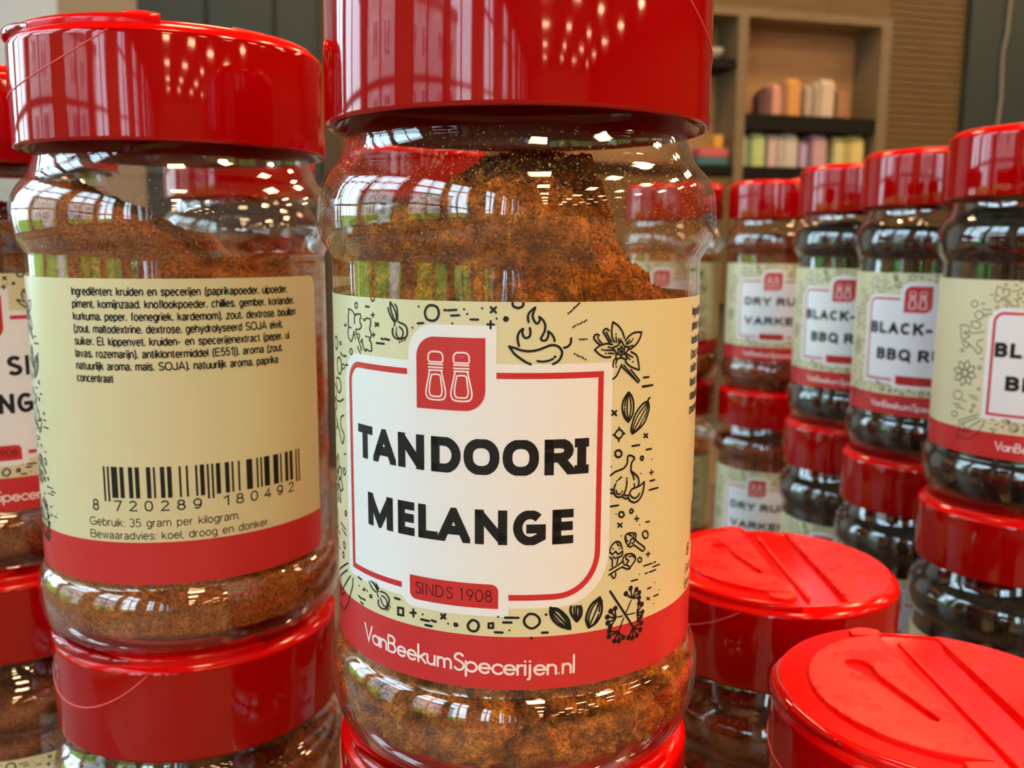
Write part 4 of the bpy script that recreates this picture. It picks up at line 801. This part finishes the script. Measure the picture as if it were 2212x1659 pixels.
book(-.012, .022, 1.349, 1.475, (.52, .38, .58), 'lilac small packet on the lower bookcase shelf', lo)
book(.027, .048, 1.349, 1.50, (.20, .12, .22), 'dark violet thin packet between lilac and mauve packets', lo)
book(.053, .130, 1.351, 1.508, (.52, .34, .42), 'mauve wide packet on the lower bookcase shelf', lo)
book(.172, .228, 1.353, 1.50, (.62, .58, .27), 'pale yellow packet left of the bright yellow one', lo)
book(.233, .262, 1.353, 1.505, (.48, .44, .14), 'olive thin packet between two yellow packets', lo)
book(.267, .335, 1.355, 1.511, (.68, .60, .24), 'bright yellow wide packet, right end of the lower shelf', lo)
bowl = empty('bowl', RM @ Vector((-.47, -.07, 1.826)), RA); tag(bowl, 'pale grey bowl on the upper left bookcase shelf', 'bowl')
mk('bowl_body', lathe([(.01, 0), (22, 0), (30, 6), (42, 26), (52, 50), (50, 50), (40, 27), (28, 8), (.01, 5)], 40), mat('pale_ceramic', (.42, .42, .36), .5), bowl, True)
mk('foot_ring', lathe([(18, -.2), (23, -.2), (23, 2), (18, 2), (18, -.2)], 32), mat('pale_ceramic_foot', (.36, .36, .30), .5), bowl, True)
def flatbox(name, t0, t1, z0, z1, col, lab):
    o = empty(name, RM @ Vector(((t0 + t1) / 2, -.055, z0)), RA); w2 = (t1 - t0) / 2
    bm = boxbm(bmesh.new(), -w2, w2, -.045, .045, 0, z1 - z0); bmesh.ops.bevel(bm, geom=bm.edges[:], offset=.003, segments=2, affect='EDGES')
    mk('folded_cloth', bm, mat('cloth', col, .8), o); tag(o, lab, 'box'); 
    bm = boxbm(bmesh.new(), -w2 * 1.01, w2 * 1.01, -.02, .0, (z1 - z0) * .4, (z1 - z0) * .6); mk('band', bm, mat('cloth_band', tuple(c * .7 for c in col), .8), o)
flatbox('gift_box', -.56, -.40, 1.347, 1.385, (.06, .16, .18), 'flat teal box on the lower left bookcase shelf')
flatbox('gift_box', -.55, -.40, 1.386, 1.425, (.55, .12, .14), 'flat pinkish red box stacked on the teal box')
flatbox('gift_box', -.475, -.43, 1.426, 1.485, (.70, .38, .06), 'small yellow orange box on top of the red box')

# ------------------------------------------------------------------ street side: window wall left, street outside
WINC = 0
PILL = mat('white_pillar', (.55, .57, .60), .5)
rbox('wall_left_base', PALE, T0 - .2, T0, 0, D1, 0, .45)
rbox('wall_left_head', PALE, T0 - .2, T0, 0, D1, 3.1, H)
dd = .35; rnd = random.Random(3)
while dd < 18.4:
    wdt = 1.15
    WINC += 1
    wn_ = rempty('window_%d' % WINC, T0, dd, .45); wn_['kind'] = 'structure'
    for a, b_ in ((0, .07), (wdt - .07, wdt)): rbox('frame', FRAME, T0 - .12, T0 - .02, dd + a, dd + b_, .45, 3.1, wn_)
    for a, b_ in ((.45, .53), (1.28, 1.33), (2.35, 2.41), (3.03, 3.10)): rbox('frame', FRAME, T0 - .11, T0 - .03, dd + .07, dd + wdt - .07, a, b_, wn_)
    rbox('mullion', FRAME, T0 - .10, T0 - .04, dd + wdt / 2 - .02, dd + wdt / 2 + .02, .53, 3.03, wn_)
    pn = rbox('pane', PANE, T0 - .075, T0 - .065, dd + .07, dd + wdt - .07, .53, 3.03, wn_)
    gap = (.12 if WINC % 3 else .42) if dd < 5.2 else .85
    rbox('wall_left_pier', PILL, T0 - .2, T0, dd + wdt, dd + wdt + gap, .45, 3.1)
    dd += wdt + gap
rbox('wall_left_pier', PILL, T0 - .2, T0, 0, .35, .45, 3.1)
rbox('wall_left_pier', PILL, T0 - .2, T0, dd, D1, .45, 3.1)
PAVE = noise_mix(mat('grey_paving', (.3, .3, .3), .8), [(.3, (.22, .22, .22)), (.7, (.32, .31, .30))], 3)
rbox('ground_street', PAVE, T0 - 24, T0 - .2, -10, 30, -.15, -.02)
LAWN = noise_mix(mat('grass_lawn', (.2, .4, .05), .9), [(.3, (.16, .42, .03)), (.7, (.32, .62, .06))], 8)
HB = noise_mix(mat('hedge_leaf', (.2, .4, .05), .8), [(.3, (.10, .30, .03)), (.7, (.30, .60, .08))], 9, bump=.8, dist=.05)
for i, (a, b_) in enumerate(((-1, 3.2), (4.0, 8.5), (9.4, 15))):
    bm = boxbm(bmesh.new(), -.45, .45, -(b_ - a) / 2, (b_ - a) / 2, 0, .95)
    bmesh.ops.subdivide_edges(bm, edges=bm.edges[:], cuts=12, use_grid_fill=True)
    for v in bm.verts: v.co += Vector((noise.noise(v.co * 3 + Vector((i, 0, 0))), noise.noise(v.co * 3.3 + Vector((9, i, 0))), noise.noise(v.co * 3.7))) * .12
    h = mk('clipped_hedge', bm, HB, smooth=True); h.matrix_world = Matrix.Translation(RM @ Vector((T0 - 3.2, (a + b_) / 2, 0))) @ Matrix.Rotation(RA, 4, 'Z')
    tag(h, ['clipped green hedge outside, furthest along the street', 'clipped green hedge outside the middle windows', 'clipped green hedge outside behind the viewer'][i], 'hedge')
BRICK = mat('brick_facade', (.3, .12, .06), .8)
n, l, b = nodes(BRICK); br = n.new('ShaderNodeTexBrick'); tc = n.new('ShaderNodeTexCoord'); mp = n.new('ShaderNodeMapping'); mp.inputs['Rotation'].default_value = (pi / 2, 0, pi / 2)
br.inputs['Scale'].default_value = 4; br.inputs[1].default_value = (.38, .17, .10, 1); br.inputs[2].default_value = (.30, .12, .07, 1); br.inputs[3].default_value = (.45, .42, .38, 1)
l.new(tc.outputs['Object'], mp.inputs[0]); l.new(mp.outputs[0], br.inputs[0]); l.new(br.outputs[0], b.inputs['Base Color'])
hs = rempty('terraced_house', T0 - 14, 7, 0); tag(hs, 'brick terraced house row across the street with white windows', 'building')
rbox('facade', BRICK, T0 - 15, T0 - 14, -4, 18, 0, 6.5, hs)
WF = mat('white_window_frame', (.8, .8, .8), .5); WG = mat('dark_house_glass', (.08, .10, .12), .1)
for k in range(8):
    for zz in (.9, 3.8):
        y0 = -3.2 + k * 2.7
        f = rbox('window_frame', WF, T0 - 14.0, T0 - 13.93, y0, y0 + 1.5, zz, zz + 1.7, hs); PL[f.name] = (T0 - 13.965, y0 + .75, zz)
        rbox('window_glass', WG, T0 - 13.93, T0 - 13.92, y0 + .1, y0 + .7, zz + .1, zz + 1.6, f); rbox('window_glass', WG, T0 - 13.93, T0 - 13.92, y0 + .8, y0 + 1.4, zz + .1, zz + 1.6, f)
rbox('roof', mat('roof_tiles', (.12, .07, .06), .8), T0 - 15.2, T0 - 13.8, -4.2, 18.2, 6.5, 7.2, hs)
# sampling portal in the plane of the windows
pd = bpy.data.lights.new('daylight_portal', 'AREA'); pd.shape = 'RECTANGLE'; pd.size = D1 - .5; pd.size_y = 2.7; pd.cycles.is_portal = True
po = bpy.data.objects.new('daylight_portal', pd); COL.objects.link(po)
po.matrix_world = Matrix.Translation(RM @ Vector((T0 - .25, D1 / 2, 1.77))) @ Matrix.Rotation(RA, 4, 'Z') @ Matrix.Rotation(-pi / 2, 4, 'Y') @ Matrix.Rotation(pi / 2, 4, 'Z')

# ------------------------------------------------------------------ ceiling lamps
LAMPM = mat('lamp_diffuser', (.9, .8, .6), .5, emit=(1.0, .66, .36), es=36)
LAMPF = mat('lamp_frame', (.6, .6, .58), .4)
lamp0 = None
LSP = [(t_, d_) for t_ in (-2.4, -.3, 1.8, 3.9) for d_ in (1.2, 3.3, 5.6, 8.0, 10.6, 13.2, 15.9, 18.6)]
for i, (t_, d_) in enumerate(LSP):
    if lamp0 is None:
        lamp0 = o = empty('ceiling_lamp', (0, 0, 0)); w2 = .26
        bm = bmesh.new()
        for a in ((-w2 - .03, w2 + .03, -w2 - .03, -w2), (-w2 - .03, w2 + .03, w2, w2 + .03), (-w2 - .03, -w2, -w2, w2), (w2, w2 + .03, -w2, w2)): boxbm(bm, *a, -.06, 0)
        mk('lamp_frame', bm, LAMPF, o)
        mk('diffuser', boxbm(bmesh.new(), -w2, w2, -w2, w2, -.05, -.035), LAMPM, o)
    else: o = copy_tree(lamp0)
    o.location = RM @ Vector((t_, d_, H)); o.rotation_euler = (0, 0, RA)
    tag(o, 'square warm ceiling lamp lighting the shop above the jars', 'lamp', 'ceiling lamps of the shop')

for i, (px, py, pz, en_, lb_) in enumerate(((2.1, -.9, 3.05, 108, 'white track spotlight behind the viewer, right of the jars'), (1.9, .9, 3.05, 60, 'white track spotlight above the right side of the display'))):
    o = empty('track_spotlight', (px, py, pz)); tag(o, lb_, 'lamp')
    d_ = (Vector((0, .2, .97)) - Vector((px, py, pz))).normalized(); q = d_.to_track_quat('-Z', 'Y')
    hh = mk('housing', lathe([(.01, 90), (38, 88), (46, 70), (48, 0), (44, 0), (42, 60), (.01, 64)], 40), WF, o, True, angle=40); hh.rotation_euler = q.to_euler()
    bm = boxbm(bmesh.new(), -.012, .012, -.012, .012, .05, H - pz); mk('stem', bm, WF, o)
    ld = bpy.data.lights.new('spot_beam', 'SPOT'); ld.energy = en_; ld.color = (1, .62, .30); ld.spot_size = radians(50); ld.spot_blend = .6; ld.shadow_soft_size = .04
    lo_ = bpy.data.objects.new('spot_beam', ld); COL.objects.link(lo_); lo_.parent = o; lo_.rotation_euler = q.to_euler(); lo_.location = d_ * .03

# ------------------------------------------------------------------ display table
TB = 0.7474
tb = empty('display_table', (0.06, .44, 0)); tag(tb, 'dark wooden display table carrying all the stacked spice jars', 'table')
mk('tabletop', boxbm(bmesh.new(), -.55, .55, -.36, .42, TB - .04, TB), noise_mix(mat('dark_tabletop', (.1, .06, .03), .5), [(.3, (.05, .03, .018)), (.7, (.09, .055, .03))], 12, stretch=(1, 8, 1)), tb)
for sx in (-1, 1):
    for sy in (-.31, .37): mk('leg', boxbm(bmesh.new(), sx * .5 - .03, sx * .5 + .03, sy - .03, sy + .03, 0, TB - .04), BROWN, tb)
bd = mk('display_board', boxbm(bmesh.new(), -.27, .27, -.25, .25, 0, .0026), noise_mix(mat('board', (.1, .06, .03), .5), [(.3, (.08, .05, .03)), (.7, (.12, .08, .04))], 12)); bd.location = (-.132, .35, TB)
tag(bd, 'thin brown board under the front stacks of jars', 'board')
ZB = 750.0          # lowest jars on the board
ZT = ZB + 134.9                # jars stacked on them

# ------------------------------------------------------------------ the jars
def tabh(pts): return [(x, z) for x, z in pts]
R0 = RIM
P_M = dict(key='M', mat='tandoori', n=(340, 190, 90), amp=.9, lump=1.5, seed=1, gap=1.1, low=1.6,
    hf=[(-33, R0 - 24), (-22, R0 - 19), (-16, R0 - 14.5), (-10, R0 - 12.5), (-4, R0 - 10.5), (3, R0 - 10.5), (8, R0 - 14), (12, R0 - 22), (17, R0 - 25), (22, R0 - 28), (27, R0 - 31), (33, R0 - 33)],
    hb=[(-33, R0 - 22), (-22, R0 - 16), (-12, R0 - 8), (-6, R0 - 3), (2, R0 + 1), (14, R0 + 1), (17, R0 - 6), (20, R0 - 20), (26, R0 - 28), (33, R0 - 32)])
P_L = dict(key='L', mat='fine', n=(240, 150, 60), amp=.6, lump=.9, seed=4, gap=.12,
    hf=[(-33, R0 - 12), (-26, R0 - 7), (-17, R0 - 7), (-8, R0 - 11), (-2, R0 - 14), (5, R0 - 19), (12, R0 - 26), (20, R0 - 29), (33, R0 - 29)],
    hb=[(-33, R0 - 14), (-20, R0 - 12), (-5, R0 - 18), (6, R0 - 25), (12, R0 - 24.5), (24, R0 - 22), (33, R0 - 23)])
def simp(key, m, h, seed, slope=6, n=(80, 40, 20), gap=.5, **k): return dict(key=key, mat=m, n=n, seed=seed, gap=gap, amp=.9, lump=1.2,
    hf=[(-33, R0 - h), (0, R0 - h + 2), (33, R0 - h - slope)], hb=[(-33, R0 - h + 2), (0, R0 - h + slope), (33, R0 - h)], **k)
B_ = .032
TAND = [([('T', -20.57, -16.33), ('A', -16.2, -10.8), ('N', -10.34, -5.24), ('D', -4.01, 1.01), ('O', 1.45, 7.12), ('O', 7.59, 13.22), ('R', 14.06, 18.9), ('i#', 18.85, 21.25)], 35.25, 40.9, 1.5),
        ([('M', -17.87, -11.65), ('E', -10.53, -7.19), ('L', -6.47, -2.92), ('A', -2.93, 2.51), ('N', 3.26, 8.37), ('G', 9.27, 14.4), ('E', 15.43, 18.86)], 24.1, 29.7, 1.45)]
BLK = [('BLACK-', -22.3, 5.6, 35.6, 40.7, 1.4), ('BBQ RUB', -18.0, 16.0, 24.2, 29.3, 1.4)]
DRY = [('DRY RUB', -19.4, 19.4, 35.6, 40.7, 1.4), ('VARKEN', -19.0, 19.0, 23.2, 28.3, 1.4)]
SMI = [('S SI', -1.4, 10.3, 35.8, 40.9, 1.05), ('MELANGE', -14.5, 14.5, 26.0, 31.1, 1.05)]

def dM(r):
    a = radians(r.uniform(-88, 60)); zz = r.triangular(86, 107, 99)
    if r.random() < .25: a = radians(r.uniform(-90, 85)); zz = r.uniform(84, 107)
    return a, zz
def dL(r):
    a = radians(r.gauss(5, 28)); return a, r.triangular(84, 104, 90)

mx_, my_ = .63, 171.0
lx, ly = -79.0, 220.3
G1 = 'spice jars stacked on the display table'
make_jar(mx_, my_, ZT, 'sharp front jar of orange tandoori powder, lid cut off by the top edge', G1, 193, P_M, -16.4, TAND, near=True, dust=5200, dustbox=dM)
make_jar(lx, ly, ZT, 'jar of fine orange brown powder showing its barcode and ingredients, left of the tandoori jar', G1, 20, P_L, -100.6, TAND, zt=82.1, zb=17.0, near=True, dust=1600, dustbox=dL, st=1.6, seam=70)
make_jar(mx_, my_ + 1, ZB, 'jar under the tandoori jar, only its red lid showing at the bottom edge', G1, 60, simp('m2', 'tandoori', 12, 2), 10, TAND)
make_jar(lx - .5, ly + 2.5, ZB, 'red-lidded jar directly under the jar with the barcode', G1, 48, simp('l2', 'clumpy', 10, 3), -60, TAND, seam=42)
make_jar(-150, 268, ZT, 'jar cut by the left edge with white label panel half seen', G1, 190, simp('f1', 'clumpy', 14, 5, n=(120, 60, 20), gap=.2), 21.5, SMI, zt=81.2, zb=17.6)
make_jar(-150, 268, ZB, 'clumpy brown jar in the lower left corner, under the half-seen jar', G1, 190, simp('f2', 'clumpy', 10, 6, n=(120, 60, 20), gap=1.0), 25, SMI, zt=81.2, zb=17.6)
# two stacks seen through the clear shoulders of the front jars
for i, (x, y, lb1, lb2) in enumerate(((-47, 452, 'red-lidded jar seen through the neck of the tandoori jar', 'lower jar of the stack hidden behind the tandoori jar'),
                                      (-128, 440, 'red-lidded jar seen through the shoulder of the barcode jar', 'lower jar of the stack hidden behind the barcode jar'))):
    p = simp('b%d' % i, 'red', 20, 8 + i)
    make_jar(x, y, ZT, lb1, G1, 170, p, -10, SMI, flap_detail=False)
    make_jar(x, y, ZB, lb2, G1, 170, p, -10, SMI, flap_detail=False)
# right-hand row of black pepper and dry rub stacks
ZR0 = 747.4; ZR1 = ZR0 + 134.9   # these stand on the bare table
RT = [(193.1, 336.7, -12.4, 'dark', BLK, 'black pepper rub jar cut by the right edge, top of the nearest dark stack', 'lower jar of the dark stack at the right edge', 8),
      (192.2, 417.9, -34, 'dark', BLK, 'black pepper rub jar, second from the right edge, top of its stack', 'lower black pepper rub jar, second stack from the right edge', 14),
      (187.0, 493.5, -33, 'dark', BLK, 'black pepper rub jar, third from the right edge, beside the dry rub jar', 'lower black pepper rub jar, third stack from the right edge', 10),
      (177.0, 612.8, -20, 'red', DRY, 'dry rub jar with reddish powder, left of the black pepper jars', 'lower dry rub jar whose label shows above the near red lid', 16)]
for i, (x, y, pc, m, ti, l1_, l2_, ht) in enumerate(RT):
    p = simp('r%d' % i, m, ht, 11 + i, n=(110, 56, 20))
    make_jar(x, y, ZR1, l1_, G1, 180, p, pc, ti, zt=80.9, zb=18.9)
    make_jar(x - 2, y - 1, ZR0, l2_, G1, 180, p, pc - 4, ti)
p = simp('r5', 'tandoori', 24, 20)
make_jar(113, 655, ZR1, 'far jar half hidden behind the right side of the tandoori jar', G1, 180, p, -20, DRY)
make_jar(112, 655, ZR0, 'lower far jar half hidden behind the right side of the tandoori jar', G1, 180, p, -20, DRY)
# lower jars whose lids are seen from above
make_jar(88.9, 176.0, ZB, 'nearest red lid seen from above in the lower right corner', G1, 0, simp('bB', 'dark', 16, 31, n=(120, 60, 20)), -70, BLK, near=False, back=False)
make_jar(76.4, 254.9, ZB, 'red lid seen from above just right of the tandoori jar label', G1, 0, simp('bA', 'red', 14, 32, n=(120, 60, 20), gap=1.2), -70, DRY, near=False, back=False)
